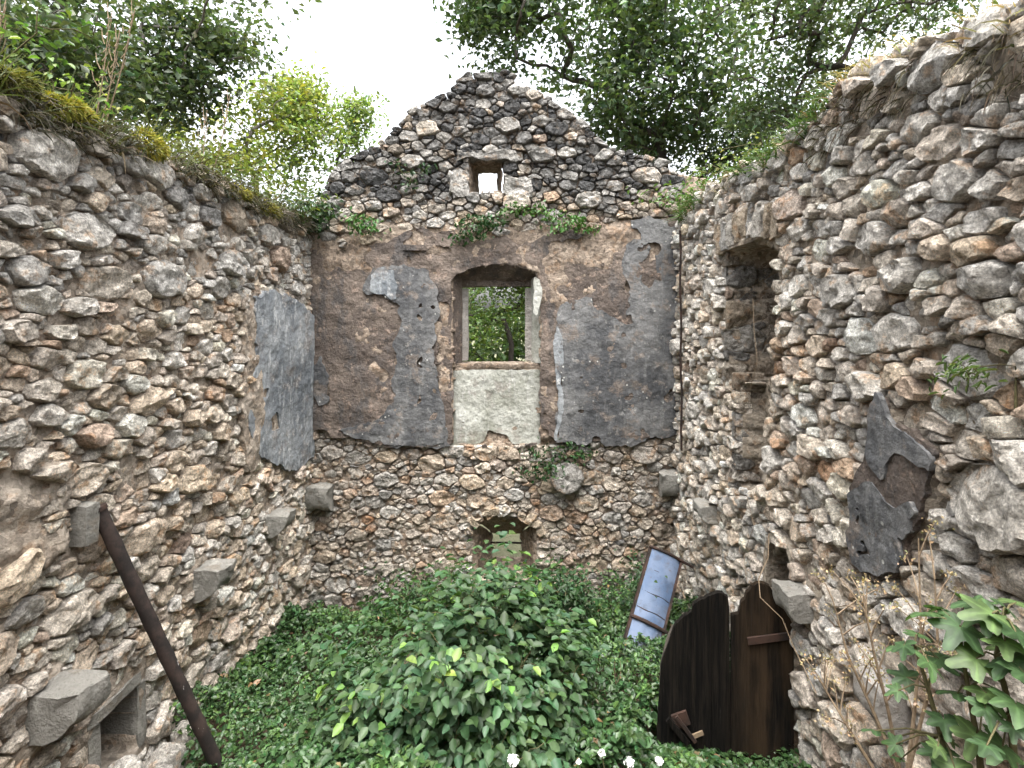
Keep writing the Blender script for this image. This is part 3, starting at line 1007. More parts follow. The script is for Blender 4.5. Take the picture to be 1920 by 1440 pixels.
fr('jamb', bbox8(wr - .008, wr + .07, vS, vT, -.30, D0 + .02), 42)
fr('lintel', bbox8(wl - .10, wr + .11, vT + .002, vT + .07, -.30, D0 + .01), 43, 'coat', .01)
fr('sill', bbox8(wl - .12, wr + .14, vS - .055, vS - .004, -.32, -.03), 44, 'mortar_b', .02)
# splayed plaster reveals and the sloping head of the bay
def quadpart(name, a, b, c, d, mat, n=14, amp=.008, seed=0):
    a, b, c, d = [np.array(x, float) for x in (a, b, c, d)]
    s, t = np.meshgrid(np.linspace(0, 1, n + 1), np.linspace(0, 1, n + 1), indexing='ij')
    V = (a * (1 - s[..., None]) + b * s[..., None]) * (1 - t[..., None]) + (d * (1 - s[..., None]) + c * s[..., None]) * t[..., None]
    V = V.reshape(-1, 3)
    V += amp * np.stack([fbm(V[:, 0] * 12 + k, V[:, 1] * 12, V[:, 2] * 12 + seed, 3) for k in range(3)], 1)
    idx = np.arange((n + 1) ** 2).reshape(n + 1, n + 1)
    q = np.stack([idx[:-1, :-1], idx[1:, :-1], idx[1:, 1:], idx[:-1, 1:]], -1).reshape(-1, 4)
    return link(name, mesh_np(name, V, [q]), mat, WB.root, True, 45)
quadpart('reveal', (uL - .03, vS, .05), (wl - .05, vS, D0), (wl - .05, vT + .09, D0), (uL - .03, vT + .14, .05), M['coat'], seed=3)
quadpart('reveal', (wr + .06, vS, D0 + .01), (uR + .03, vS, .05), (uR + .03, vT + .14, .05), (wr + .06, vT + .09, D0 + .01), M['white'], seed=5)
quadpart('window_head', (wl - .09, vT + .06, D0), (wr + .09, vT + .06, D0), (uR + .03, vT + .24, .05), (uL - .03, vT + .24, .05), M['coat'], seed=7, amp=.02)
# lower opening: reveal, cheeks narrowing to the small light, sill
lu0, lv0 = WB.uv(888, 1092); lu1, lv1 = WB.uv(1004, 968)
iu0, iv0 = WB.uv(924, 1044); iu1, iv1 = WB.uv(976, 1000)
wi = -.46
sc_ = (BACK_Y - wi) / BACK_Y
iu0, iu1 = iu0 * sc_, iu1 * sc_
iv0, iv1 = EYE - (EYE - iv0) * sc_, EYE - (EYE - iv1) * sc_
quadpart('reveal', (lu0 - .02, lv0, .0), (iu0, iv0, wi), (iu0, iv1, wi), (lu0 - .02, lv1 - .05, .0), M['mortar_b'], amp=.02, seed=11)
quadpart('reveal', (iu1, iv0, wi), (lu1 + .02, lv0, .0), (lu1 + .02, lv1 - .05, .0), (iu1, iv1, wi), M['mortar_b'], amp=.02, seed=13)
quadpart('opening_head', (iu0 - .02, iv1, wi), (iu1 + .02, iv1, wi), (lu1 + .03, lv1 + .06, .0), (lu0 - .03, lv1 + .06, .0), M['mortar_b'], amp=.02, seed=17)
quadpart('opening_sill', (lu0 - .02, lv0 + .01, .0), (lu1 + .02, lv0 + .01, .0), (iu1 + .02, iv0, wi), (iu0 - .02, iv0, wi), M['mortar_b'], amp=.02, seed=19)
mb = MB(); mb.tube([(iu0 - .03, iv1 - .10, wi + .03), (iu1 + .03, iv1 - .105, wi + .03)], .012, 8)
mb.build('iron_bar', M['rust'], WB.root)
# gable hole: cheeks towards the small outer light
hu0, hv0 = WB.uv(880, 362); hu1, hv1 = WB.uv(942, 301)
wh = -.40
sc_ = (BACK_Y - wh) / BACK_Y
ju0, jv0 = WB.uv(899, 366); ju1, jv1 = WB.uv(932, 325)
ju0, ju1 = ju0 * sc_, ju1 * sc_; jv0, jv1 = EYE - (EYE - jv0) * sc_, EYE - (EYE - jv1) * sc_
quadpart('reveal', (hu0, hv0, .02), (ju0, jv0, wh), (ju0, jv1, wh), (hu0, hv1, .02), M['mortar_b'], amp=.015, seed=21)
quadpart('reveal', (ju1, jv0, wh), (hu1, hv0, .02), (hu1, hv1, .02), (ju1, jv1, wh), M['mortar_b'], amp=.015, seed=23)
quadpart('opening_head', (ju0 - .02, jv1, wh), (ju1 + .02, jv1, wh), (hu1 + .02, hv1, .02), (hu0 - .02, hv1, .02), M['mortar_b'], amp=.012, seed=25)
quadpart('opening_sill', (hu0, hv0 - .02, .02), (hu1, hv0 - .02, .02), (ju1, jv0 - .02, wh), (ju0, jv0 - .02, wh), M['mortar_b'], amp=.012, seed=27)
block(WB, 'opening_lintel', bbox8(hu0 - .14, hu1 + .1, hv1 - .005, hv1 + .11, -.25, .075), M['stone'], rough=.03, seed=51, col=GREY * (.55 if 'lintel' in 'opening_lintel' else .95))
block(WB, 'opening_jamb', bbox8(hu0 - .22, hu0 - .01, hv0 - .03, hv0 + .25, -.2, .07), M['stone'], rough=.03, seed=52, col=GREY * (.55 if 'lintel' in 'opening_jamb' else .95))
block(WB, 'opening_jamb', bbox8(hu1 + .03, hu1 + .36, hv0 - .05, hv0 + .17, -.2, .075), M['stone'], rough=.035, seed=53, col=GREY * (.55 if 'lintel' in 'opening_jamb' else .95))
# ragged arch stones over the lower opening
au, av = (lu0 + lu1) / 2, lv0 + .40
for k in range(11):
    a = math.radians(28 + k * 124 / 10 + rng.uniform(-2, 2))
    R0, R1 = .41 + rng.uniform(-.015, .015), .50 + rng.uniform(-.03, .05)
    da = math.radians(rng.uniform(4.0, 5.6))
    def q(rr, aa, ww): return (au + rr * math.cos(aa), lv1 - .41 + .03 + rr * math.sin(aa), ww)
    c8 = [q(R0, a + da, .05), q(R0, a - da, .05), q(R0, a - da, -.25), q(R0, a + da, -.25),
          q(R1, a + da, .06), q(R1, a - da, .06), q(R1, a - da, -.25), q(R1, a + da, -.25)]
    o = block(WB, 'arch_stone', c8, M['stone'], sub=4, rough=.03, seed=60 + k, col=TAN * rng.uniform(.6, .95))
# round boss and two corbels
bu, bv = cB[0]
geo = stone_geo(np.array([(bu + .19 * math.cos(a), bv + .17 * math.sin(a)) for a in np.linspace(0, 2 * math.pi, 17)[:-1]]), .17, rng, .16, 0, .004)
me = mesh_np('round_stone', geo[0] - np.array([bu, bv, 0]), list(geo[1]), np.append(GREY * .8, 1))
o = link('round_stone', me, M['stone'], WB.root, True, 60); o.location = (bu, bv, 0)
for (bu, bv), sd in zip(cB[1:], (71, 72)):
    corbel(WB, bu - .13, bu + .13, bv + .14, .22, .27, M['cut'], sd, nose=.4, foot=.35)
pu0, pv0 = WB.uv(758, 471); pu1, pv1 = WB.uv(803, 461)
block(WB, 'putlog_stub', bbox8(pu0, pu1, pv0, pv1, -.05, .10), M['coat'], rough=.006, seed=74)

# ================================================================== RIGHT WALL
WR = Wall('right')
tag(WR.root, 'right rubble stone wall with walled-up window niche and arched doorway', 'wall', kind='thing')
topR = polyline_top(WR, [(1250, 420), (1290, 392), (1340, 345), (1420, 300), (1470, 275), (1540, 215), (1570, 165), (1620, 130), (1680, 90), (1750, 70), (1830, 45), (1920, 10), (2200, -170), (3000, -600)])
R_NICHE = [(1367, 712), (1367, 500), (1374, 470), (1395, 457), (1425, 456), (1452, 466), (1460, 485), (1460, 700), (1420, 716)]
R_ARCH = [(1447, 1440), (1447, 1085), (1452, 1052), (1464, 1032), (1478, 1024), (1492, 1030), (1500, 1060), (1500, 1440)]
R_CHASE = [(1394, 722), (1440, 700), (1450, 780), (1440, 860), (1448, 905), (1420, 925), (1390, 912), (1392, 840)]
R_PATCH = [(1660, 770), (1682, 738), (1692, 760), (1705, 795), (1740, 815), (1775, 845), (1782, 860), (1770, 905), (1760, 950), (1745, 985), (1725, 1020), (1718, 1060), (1680, 1085), (1640, 1080), (1622, 1060),
           (1625, 960), (1620, 905), (1648, 880), (1652, 830)]
r_niche, r_arch, r_chase, r_patch = [WR.poly(q) for q in (R_NICHE, R_ARCH, R_CHASE, R_PATCH)]
R_CORB = [(2.36, 1.72, .20, .19, .20), (3.20, 1.725, .185, .19, .18), (4.72, 1.70, .20, .22, .15)]
def warpR(u, v, a=.025): return u + a * fbm(u * 9, v * 9, 51, 3), v + a * fbm(u * 9, v * 9, 57, 3)
def hR(u, v):
    h = .012 * fbm(u * 6, v * 6, 11, 4) + .022 * fbm(u * 1.4, v * 1.4, 25, 3) + .03 * sstep(.3, .8, fbm(u * 2.2, v * 2.2, 65, 3)) - .018
    for (Y, z, pr, wd, ht) in R_CORB:
        h = np.maximum(h, (.04 + .02 * fbm(u * 12, v * 12, 29, 3)) * sstep(.11, .02, np.maximum(np.abs(u + Y + wd / 2) - wd / 2, np.abs(v - z + ht / 2) - ht / 2)))
    h = np.where(inpoly(u, v, r_patch), .05, h)
    a, b = warpR(u, v)
    h = np.where(inpoly(a, b, r_chase), -.15 + .03 * fbm(u * 14, v * 14, 5, 4), h)
    h = np.where(inpoly(a, b, r_niche), -.46, h)
    return np.where(inpoly(a, b, r_arch), -.45, h)
grid_sheet('mortar', WR, (-6.12, 1.5, -.3, 6.5), .02, lambda u, v: v < topR(u) - .10 + .04 * fbm(u * 4, v * 0, 13, 3), hR, THICK, M['mortar_r'], .4, True)
nb_ = near(r_niche, 0); ab_ = near(r_arch, 0)
def insideR(u, v, r):
    ok = (v < topR(u) - r * .3) & (v > .05)
    for du, dv in ((0, 0), (1, 0), (-1, 0), (0, 1), (0, -1)): ok &= ~inpoly(u + du * r * 1.3, v + dv * r * .9, r_patch)
    for (a, b, c, d) in (nb_, ab_):
        ok &= ~((u > a - r * 1.25) & (u < b + r * 1.25) & (v > c - r) & (v < d + r * .9))
    ok &= ~inpoly(u, v, r_chase)
    for (Y, z, pr, wd, ht) in R_CORB:
        ok &= ~((-u > Y - r * .8) & (-u < Y + wd + r * .8) & (v > z - ht - r * .6) & (v < z + r * .6))
    return ok
def insR_near(u, v, r): return insideR(u, v, r) & (-u < 2.9 + .3 * vnoise(v * 2, u * 0, 4))
def insR_far(u, v, r): return insideR(u, v, r) & (-u > 2.5)
rng = np.random.default_rng(303)
cells = pack_zones(rng, [
    (insR_near, (.13, .19, 70, .95)), (insR_near, (.08, .12, 600, .78)), (insR_far, (.09, .12, 60, .95)),
    (insR_far, (.06, .085, 1500, .78)), (insideR, (.04, .07, 2600, .72)),
    (insideR, (.022, .038, 7000, .72)), (insideR, (.014, .022, 5000, .78))],
    (-6.08, -1.0, 0, 6.0), 1.45, 1.0,
    [r_patch, r_niche, r_arch, r_chase] + [rect(-Y - wd, -Y, z - ht, z) for (Y, z, pr, wd, ht) in R_CORB], topR)
geos = []
cen_ = np.array([p.mean(0) for p, _ in cells])
lev_ = hR(cen_[:, 0], cen_[:, 1]) * .5
for (poly, r), level in zip(cells, lev_):
    u, v = poly.mean(0)
    for (a, b, c, d) in (nb_, ab_):
        if a - .35 < u < b + .35 and c - .35 < v < d + .35:
            pl = [tuple(p) for p in poly]
            gx = (a - u) if u < a else (u - b) if u > b else -1
            gy = (c - v) if v < c else (v - d) if v > d else -1
            if gx >= gy and gx > 0: pl = convex_clip(pl, 1, 0, a) if u < a else convex_clip(pl, -1, 0, -b)
            elif gy > 0: pl = convex_clip(pl, 0, 1, c) if v < c else convex_clip(pl, 0, -1, -d)
            poly = np.array(pl) if len(pl) > 2 else poly * 0
    if np.ptp(poly[:, 0]) < .01: continue
    u, v = poly.mean(0)
    w = (2.8, 4.2, 1.5, 1.7, .3, .1) if v > 2.2 else (2.8, 3.6, 1.8, 1.4, .25, .1)
    if topR(u) - v < .5: w = (4.0, 3.0, 1.2, .8, .2, .5)
    proud = rng.uniform(.035, .07) + r * .24
    V, fc, size = stone_geo(poly, r, rng, proud, max(level, -.02) + rng.normal(-.012, .018) - (.015 if r < .03 else 0), rng.uniform(.002, .010), rng.normal(.0, .05))
    geos.append((V, fc, stone_colour(rng, w, 1.24)))  # extra paleness in the colour makes up for weak side-wall light
# stones of the far cheek of the niche and of the broken chase under it: they face the camera, recess shade put into their darker colour
def cheek(u_face, v0, v1, w0, w1, seeds, wts, proud0=.03, sgn=1):
    cs = pack_zones(rng, [(lambda a, b, r: (a > w0 + r * .6) & (a < w1 - r * .3) & (b > v0 + r * .5) & (b < v1 - r * .5), s) for s in seeds], (w0, w1, v0, v1), 1.5, 1.05)
    for poly, r in cs:
        pl = [tuple(p) for p in poly]
        for (a, b, c) in ((1, 0, w1), (-1, 0, -w0), (0, 1, v1), (0, -1, -v0)): pl = convex_clip(pl, a, b, c) if len(pl) > 2 else pl
        if len(pl) < 3: continue
        V, fc, size = stone_geo(np.array(pl), r, rng, proud0 + r * .15, 0, .005)
        W = np.stack([u_face + sgn * V[:, 2], V[:, 1], V[:, 0]], 1)   # a->w, height->u
        q, tr = fc
        if sgn > 0: q, tr = q[:, ::-1], tr[:, ::-1]
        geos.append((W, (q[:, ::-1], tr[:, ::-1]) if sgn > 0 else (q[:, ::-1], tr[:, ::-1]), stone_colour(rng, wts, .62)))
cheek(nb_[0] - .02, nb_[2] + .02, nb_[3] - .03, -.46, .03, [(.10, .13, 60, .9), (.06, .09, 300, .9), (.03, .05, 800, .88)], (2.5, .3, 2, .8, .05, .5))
cb_ = near(r_chase, 0)
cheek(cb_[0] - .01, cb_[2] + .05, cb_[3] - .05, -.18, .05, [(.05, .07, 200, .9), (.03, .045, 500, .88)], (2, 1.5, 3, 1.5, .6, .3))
n = add_stones(WR, geos)
print('right stones', n)
# flat voussoirs over the niche, set on edge
nu0, nu1, nv0, nv1 = nb_
for k in range(9):
    u = nu0 - .10 + (nu1 - nu0 + .2) * (k + .5) / 9
    wv = (nu1 - nu0 + .2) / 9 * .44
    t = (u - (nu0 + nu1) / 2) / (nu1 - nu0)
    zb = nv1 + .015 - .22 * t * t
    lean = t * .10
    hh = .24 + rng.uniform(-.03, .04)
    c8 = [(u - wv, zb, .075), (u + wv, zb, .075), (u + wv, zb, -.33), (u - wv, zb, -.33),
          (u - wv + lean, zb + hh, .08), (u + wv + lean, zb + hh, .08), (u + wv + lean, zb + hh, -.3), (u - wv + lean, zb + hh, -.3)]
    block(WR, 'voussoir', c8, M['stone'], sub=5, rough=.022, seed=90 + k, col=(TAN, GREY, PALE, TAN)[k % 4] * .8)
block(WR, 'niche_lintel', [(nu0 - .02, nv1 - .03, .06), (nu1 + .06, nv1 - .01, .06), (nu1 + .06, nv1 - .01, -.45), (nu0 - .02, nv1 - .03, -.45),
                          (nu0 - .02, nv1 + .01, .06), (nu1 + .06, nv1 + .03, .06), (nu1 + .06, nv1 + .03, -.45), (nu0 - .02, nv1 + .01, -.45)], M['mortar_r'], rough=.012, seed=101)
for k, (Y, z, pr, wd, ht) in enumerate(R_CORB):
    corbel(WR, -Y - wd, -Y, z, pr, ht, M['cut'] if k else M['cutw'], 110 + k, nose=.45, foot=.45)
# thin curved surround of the doorway arch
acu, acv = (ab_[0] + ab_[1]) / 2, WR.uv(1470, 1085)[1]
mb = MB()
ra, rz = (ab_[1] - ab_[0]) / 2, ab_[3] - acv
pts = [(acu - ra, acv - .5, -.02)] + [(acu - ra * math.cos(t), acv + rz * math.sin(t), -.02) for t in np.linspace(0, math.pi, 15)]
for i in range(len(pts) - 1):
    a, b = np.array(pts[i]), np.array(pts[i + 1])
    oa = np.array([acu, acv, -.02]); 
    ea = a + (a - oa) / np.linalg.norm(a - oa) * .05; eb = b + (b - oa) / np.linalg.norm(b - oa) * .05
    mb.hexa([tuple(a + (0, 0, -.3)), tuple(b + (0, 0, -.3)), tuple(b + (0, 0, .06)), tuple(a + (0, 0, .06)),
             tuple(ea + (0, 0, -.3)), tuple(eb + (0, 0, -.3)), tuple(eb + (0, 0, .06)), tuple(ea + (0, 0, .06))])
mb.build('arch_surround', M['mortar_r'], WR.root)
patch('plaster_patch', WR, R_PATCH[:8] + [(1778, 880), (1755, 872), (1735, 860), (1712, 850), (1695, 870), (1690, 910), (1680, 905), (1665, 880), (1655, 860)], .092, M['gray'], 'charcoal plaster flake on the right wall', res=.008, warp=.02, back=.025)
patch('plaster_coat', WR, R_PATCH, .074, M['coat'], 'rough grey-brown render around the charcoal flake', res=.01, warp=.03, back=.03, bumpy=.012)
patch('plaster_patch', WR, [(1622, 930), (1660, 900), (1700, 935), (1745, 930), (1755, 960), (1722, 1010), (1716, 1055), (1690, 1080), (1645, 1078), (1622, 1055)], .088, M['gray'], None, res=.008, warp=.03, back=.02, chips=.5)

# ------------------------------------------------------------------ ground
def ground_z(x, y):
    x, y = np.asarray(x, float), np.asarray(y, float)
    zin = np.interp(y, [-3, 0, 2, 3.5, 5, 6.1], [1.78, 1.75, .98, .50, .20, .04]) + .05 * fbm(x * 1.5, y * 1.5, 3, 3)
    zout = .30 + .12 * fbm(x * .3, y * .3, 6, 3) + 5.6 * sstep(-1.2, -7.5, y) + 2.5 * sstep(-7, -20, y)  # rise behind the camera is added to block low frontal sky
    ins = sstep(-2.8, -2.6, x) * (1 - sstep(1.95, 2.15, x)) * (1 - sstep(6.2, 6.4, y)) * sstep(-2.4, -1.0, y)
    return zout * (1 - ins) + zin * ins
gx = np.unique(np.concatenate([np.linspace(-600, -12, 14), np.linspace(-12, -3, 16), np.linspace(-3, 2.4, 55), np.linspace(2.4, 12, 16), np.linspace(12, 600, 14)]))
gy = np.unique(np.concatenate([np.linspace(-600, -6, 14), np.linspace(-6, 2, 18), np.linspace(2, 6.8, 49), np.linspace(6.8, 20, 22), np.linspace(20, 600, 14)]))
xx, yy = np.meshgrid(gx, gy, indexing='ij')
idx = np.arange(xx.size).reshape(xx.shape)
me = mesh_np('ground', np.stack([xx.ravel(), yy.ravel(), ground_z(xx, yy).ravel()], 1),
             [np.stack([idx[:-1, :-1], idx[1:, :-1], idx[1:, 1:], idx[:-1, 1:]], -1).reshape(-1, 4)])
mg, tg, bg_ = nodes('earth_and_grass', .95, .1)
g = G(tg); p_ = g.pos(); sx = g.new('ShaderNodeSeparateXYZ'); g.put(sx.inputs[0], p_)
cg = g.mix(g.noise(p_, 12, 5, .7), (.035, .025, .018), (.10, .075, .05))
cg = g.mix(g.map(sx.outputs[1], 6.3, 6.8), cg, g.mix(g.noise(p_, 9, 6, .75), (.06, .075, .035), (.19, .18, .125)))   # dry meadow beyond the gable
g.put(bg_.inputs['Base Color'], cg); g.put(bg_.inputs['Normal'], g.bump(g.noise(p_, 30, 5), 1.0, .04))
tag(link('ground', me, mg), 'brown earth floor under the ivy', kind='structure')

# ------------------------------------------------------------------ leaves
def unit(v): return v / np.maximum(np.linalg.norm(v, axis=-1, keepdims=True), 1e-9)

def leaves_mesh(name, C, N, size, col, rng, width=.55, oval=True, axis=None, fold=.18):
    """one small folded blade for each centre C with normal N"""
    n = len(C)
    N = unit(N)
    A = rng.normal(size=(n, 3)) if axis is None else axis
    A = unit(A - N * np.sum(A * N, 1, keepdims=True))
    B = np.cross(N, A)
    L = (size if hasattr(size, '__len__') else np.full(n, size))[:, None]
    W = L * width
    if oval:
        shp = [(0, 0, 0), (.28, .42, 1), (.68, .36, .8), (1, 0, -.3), (.68, -.36, .8), (.28, -.42, 1)]
        fc = [(0, 1, 2, 3), (0, 3, 4, 5)]
    else:
        shp = [(0, 0, 0), (.45, .5, 1), (1, 0, -.3), (.45, -.5, 1)]
        fc = [(0, 1, 2), (0, 2, 3)]
    k = len(shp)
    V = np.zeros((n, k, 3))
    for i, (a, b, f) in enumerate(shp):
        V[:, i] = C + A * L * (a - .5) + B * W * b + N * L * fold * f
    base = (np.arange(n) * k)[:, None]
    Fc = np.vstack([base + np.array(f)[None] for f in fc])
    colr = np.repeat(col, k, 0)
    return mesh_np(name, V.reshape(-1, 3), [Fc], colr)

def leaf_cols(rng, n, base, var=.25, hue=.12):
    base = np.asarray(base, float)
    c = base[None] * rng.uniform(1 - var, 1 + var, (n, 1))
    c = c * np.stack([1 + rng.normal(0, hue, n), np.ones(n), 1 + rng.normal(0, hue, n)], 1)
    return np.clip(c, .004, .6)

def grow(rng, base_pts, targets, r_tip=.006, r_base=.12, wig=.08, sub=3):
    """join every target to the nearest branch already grown; returns tubes by the pipe rule"""
    nodes = [np.array(p, float) for p in base_pts]
    par = [i - 1 for i in range(len(nodes))]
    order = np.argsort(np.linalg.norm(targets - nodes[-1], axis=1))
    for ti in order:
        t = targets[ti]
        A = np.array(nodes)
        d = np.linalg.norm(A - t, axis=1) + np.maximum(0, A[:, 2] - t[2]) * 1.2
        d[:max(1, len(base_pts) // 3)] += .6
        j = int(np.argmin(d))
        p0 = nodes[j]
        prev = j
        for s in range(1, sub + 1):
            f = s / sub
            q = p0 + (t - p0) * f
            if s < sub: q = q + rng.normal(0, wig, 3) * np.linalg.norm(t - p0) * .6 + np.array([0, 0, .06 * np.linalg.norm(t - p0) * math.sin(math.pi * f)])
            nodes.append(q); par.append(prev); prev = len(nodes) - 1
    cnt = np.zeros(len(nodes))
    ch = [[] for _ in nodes]
    for i, p in enumerate(par):
        if p >= 0: ch[p].append(i)
    for i in range(len(nodes) - 1, -1, -1):
        if not ch[i]: cnt[i] = 1
        if par[i] >= 0: cnt[par[i]] += cnt[i]
    r = r_tip * cnt ** .46
    r = r * min(1.0, r_base / r[0]) if r[0] > r_base else r
    r[:len(base_pts)] = np.maximum(r[:len(base_pts)], np.linspace(r_base, r[len(base_pts) - 1], len(base_pts)))
    return np.array(nodes), par, ch, np.maximum(r, r_tip * .7)

def tubes_from(nodes, par, ch, r, nside=6):
    mb = MB()
    done = set()
    for i in range(len(nodes)):
        if par[i] >= 0 and (ch[par[i]][0] == i) and par[i] != 0: continue
        if par[i] < 0:
            chain = [i]
        else:
            chain = [par[i], i]
        k = i
        while ch[k]:
            k = ch[k][0]; chain.append(k)
        if len(chain) < 2: continue
        rr = [r[c] for c in chain]
        if par[i] >= 0: rr[0] = min(r[chain[0]], r[i] * 1.15)
        mb.tube([nodes[c] for c in chain], rr, nside, False)
    return mb

def tree(label, base, top, crown, n_clus, per, leaf, col, seed, r_base=.14, spread=.30, bark='bark', name='broadleaf_tree', group=None, gaps=.15, oval=False, bright=None, rtip=.006):
    """crown: list of (centre, radii) ellipsoids"""
    rng = np.random.default_rng(seed)
    T = []
    while len(T) < n_clus:
        c, rad = crown[rng.integers(len(crown))]
        d = unit(rng.normal(size=3)) * rng.uniform(.25, 1) ** .5
        q = np.array(c) + d * np.array(rad)
        if fbm(q[0] * .9, q[1] * .9, q[2] * .9 + seed, 2) < gaps - .5: continue
        T.append(q)
    T = np.array(T)
    base, top = np.array(base, float), np.array(top, float)
    bp = [base + (top - base) * f + rng.normal(0, .05, 3) * (0 < f < 1) for f in np.linspace(0, 1, 7)]
    nodes, par, ch, r = grow(rng, bp, T, rtip, r_base)
    root = empty(name, base)
    mb = tubes_from(nodes - base, par, ch, r)
    mb.build('trunk', M[bark], root, sharp=None)
    n = n_clus * per
    own = np.repeat(np.arange(n_clus), per)
    C = T[own] + rng.normal(size=(n, 3)) * spread * np.array([1, 1, .7]) * rng.uniform(.6, 1.3, (n_clus, 1))[own]
    N = rng.normal(size=(n, 3)) * .8 + np.array([0, 0, .9])
    cc = leaf_cols(rng, n, col) * rng.uniform(.72, 1.28, (n_clus, 1))[own]
    if bright is not None:
        m = rng.uniform(size=n_clus)[own] < bright[0]
        cc[m] = leaf_cols(rng, m.sum(), bright[1])
    me = leaves_mesh('crown', C - base, N, rng.uniform(.5, 1.45, n) * leaf, cc, rng, .6, oval)
    link('crown', me, M['leaf'], root, False)
    tag(root, label, 'tree', group)
    return root

def pc(px, py, Y, r): return (tuple(P(px, py, Y)), r)
G1 = 'trees around the ruin'
# big dark tree behind the gable, right of the peak
tree('big dark green tree rising behind the gable, right of its peak', (2.9, 9.2, .3), P(1235, 250, 9.2),
     [pc(980, 60, 9.2, (1.15, 1.2, 1.0)), pc(1130, 60, 9.3, (1.5, 1.4, 1.35)), pc(1300, 60, 9.0, (1.4, 1.4, 1.5)), pc(1230, 180, 9.0, (1.3, 1.2, .9)), pc(1060, -60, 9.2, (1.8, 1.5, 1.0)), pc(940, 20, 9.2, (.6, .8, .7))],
     300, 62, .115, (.072, .108, .056), 1, .17, .25, group=G1, gaps=.05, rtip=.008)
# tree over the right wall with bare lower limbs
tree('tree with bare dark limbs leaning over the right wall', (4.0, 6.6, .3), P(1600, 130, 6.5),
     [pc(1480, -10, 6.4, (.9, .9, .55)), pc(1640, -40, 6.6, (1.1, 1.0, .6)), pc(1450, 110, 6.8, (.55, .7, .5)), pc(1800, -50, 6.4, (.9, .8, .5)), pc(1560, -20, 6.2, (.8, .7, .5)), pc(1440, 210, 7.0, (.4, .5, .3))],
     150, 45, .075, (.07, .10, .055), 2, .13, .20, group=G1, rtip=.007)
# dark tree over the left wall
tree('dark tree with grey trunk over the left wall, top left', (-5.2, 5.5, .3), P(35, 40, 5.5),
     [pc(130, 30, 5.5, (1.2, 1.2, .8)), pc(300, 60, 6.4, (1.15, 1.1, .75)), pc(400, 30, 6.8, (.6, .7, .45)), pc(250, -60, 5.8, (1.6, 1.2, .6)), pc(90, 150, 5.3, (.7, .8, .5)), pc(260, 170, 6.6, (.9, .8, .5))],
     300, 52, .085, (.064, .09, .05), 3, .12, .20, 'barklight', group=G1, rtip=.006)
# yellow-green young trees behind the left wall
tree('yellow-green young tree left of the gable behind the left wall', (-3.9, 8.0, .3), P(480, 330, 8.0),
     [pc(470, 250, 8.0, (.85, .9, .85)), pc(540, 260, 8.2, (.75, .8, .75)), pc(400, 280, 7.6, (.7, .7, .6)), pc(560, 190, 8.4, (.35, .4, .4)), pc(480, 350, 7.6, (1.0, .8, .5))],
     150, 50, .075, (.17, .22, .07), 4, .07, .17, 'barklight', group=G1, bright=(.3, (.26, .27, .07)))
tree('small light green tree touching the left foot of the gable', (-3.0, 8.6, .3), P(630, 320, 8.6),
     [pc(640, 250, 8.6, (.4, .5, .6)), pc(600, 330, 8.4, (.6, .6, .6)), pc(675, 210, 8.7, (.22, .3, .2)), pc(665, 245, 8.8, (.25, .3, .3))],
     65, 40, .07, (.16, .22, .08), 5, .05, .15, 'barklight', group=G1)
# trees seen through the window and beside the gable's right foot
tree('leafy tree seen through the upper window opening', (.2, 10.5, .3), P(945, 600, 10.5),
     [pc(930, 560, 10.5, (1.1, .8, .8)), pc(900, 650, 10.3, (1.2, .8, .7)), pc(960, 480, 10.6, (.6, .6, .5)), pc(930, 720, 10.4, (1.3, .8, .5))],
     230, 60, .075, (.09, .14, .045), 6, .09, .20, group=G1, gaps=.2, bright=(.25, (.12, .17, .045)))
tree('dense dark tree behind the right foot of the gable', (4.2, 10.5, .3), P(1320, 330, 10.3),
     [pc(1300, 290, 10.2, (1.2, 1.0, 1.0)), pc(1230, 250, 10.0, (.7, .8, .7)), pc(1400, 280, 9.8, (.8, .8, .8))],
     110, 55, .085, (.055, .085, .04), 7, .12, .22, group=G1)
tree('thin tree far behind the right wall with sparse crown', (6.4, 9.0, .3), P(1620, 260, 9.0),
     [pc(1500, 150, 9.4, (.9, .8, .7)), pc(1640, 60, 9.2, (1.3, .9, .9)), pc(1430, 230, 9.6, (.7, .7, .5))],
     90, 45, .08, (.06, .085, .05), 8, .10, .24, group=G1, rtip=.008)

rng = np.random.default_rng(56)
n = 11000  # unseen leaf mass added behind the camera to cut frontal sky light
C = np.stack([rng.uniform(-9, 9, n), rng.uniform(-8.5, -4.5, n), rng.uniform(0, 1, n)], 1)
C[:, 2] = ground_z(C[:, 0], C[:, 1]) + C[:, 2] * (4.2 + .9 * vnoise(C[:, 0] * .7, 0, 3))
me = leaves_mesh('sky_blocker_thicket', C, rng.normal(size=(n, 3)) + (0, .4, .6), rng.uniform(.2, .34, n), leaf_cols(rng, n, (.05, .085, .03)), rng, .6, False)
tag(link('sky_blocker_thicket', me, M['leaf'], None, False), 'unseen green thicket added behind the viewer to block low sky', kind='stuff')

# a low wood far off closes the view through the lower light
rng = np.random.default_rng(55)
n = 20000
C = np.stack([rng.uniform(-10, 11, n), rng.uniform(12.5, 15, n), rng.uniform(.2, 3.3, n)], 1)
C[:, 2] += .5 * fbm(C[:, 0] * .5, C[:, 1] * .5, 2, 2)
me = leaves_mesh('hedge', C, rng.normal(size=(n, 3)) + (0, -.4, .6), rng.uniform(.18, .3, n), leaf_cols(rng, n, (.045, .075, .025)), rng, .6, False)
tag(link('hedge', me, M['leaf'], None, False), 'green thicket far behind the ruin', kind='stuff')

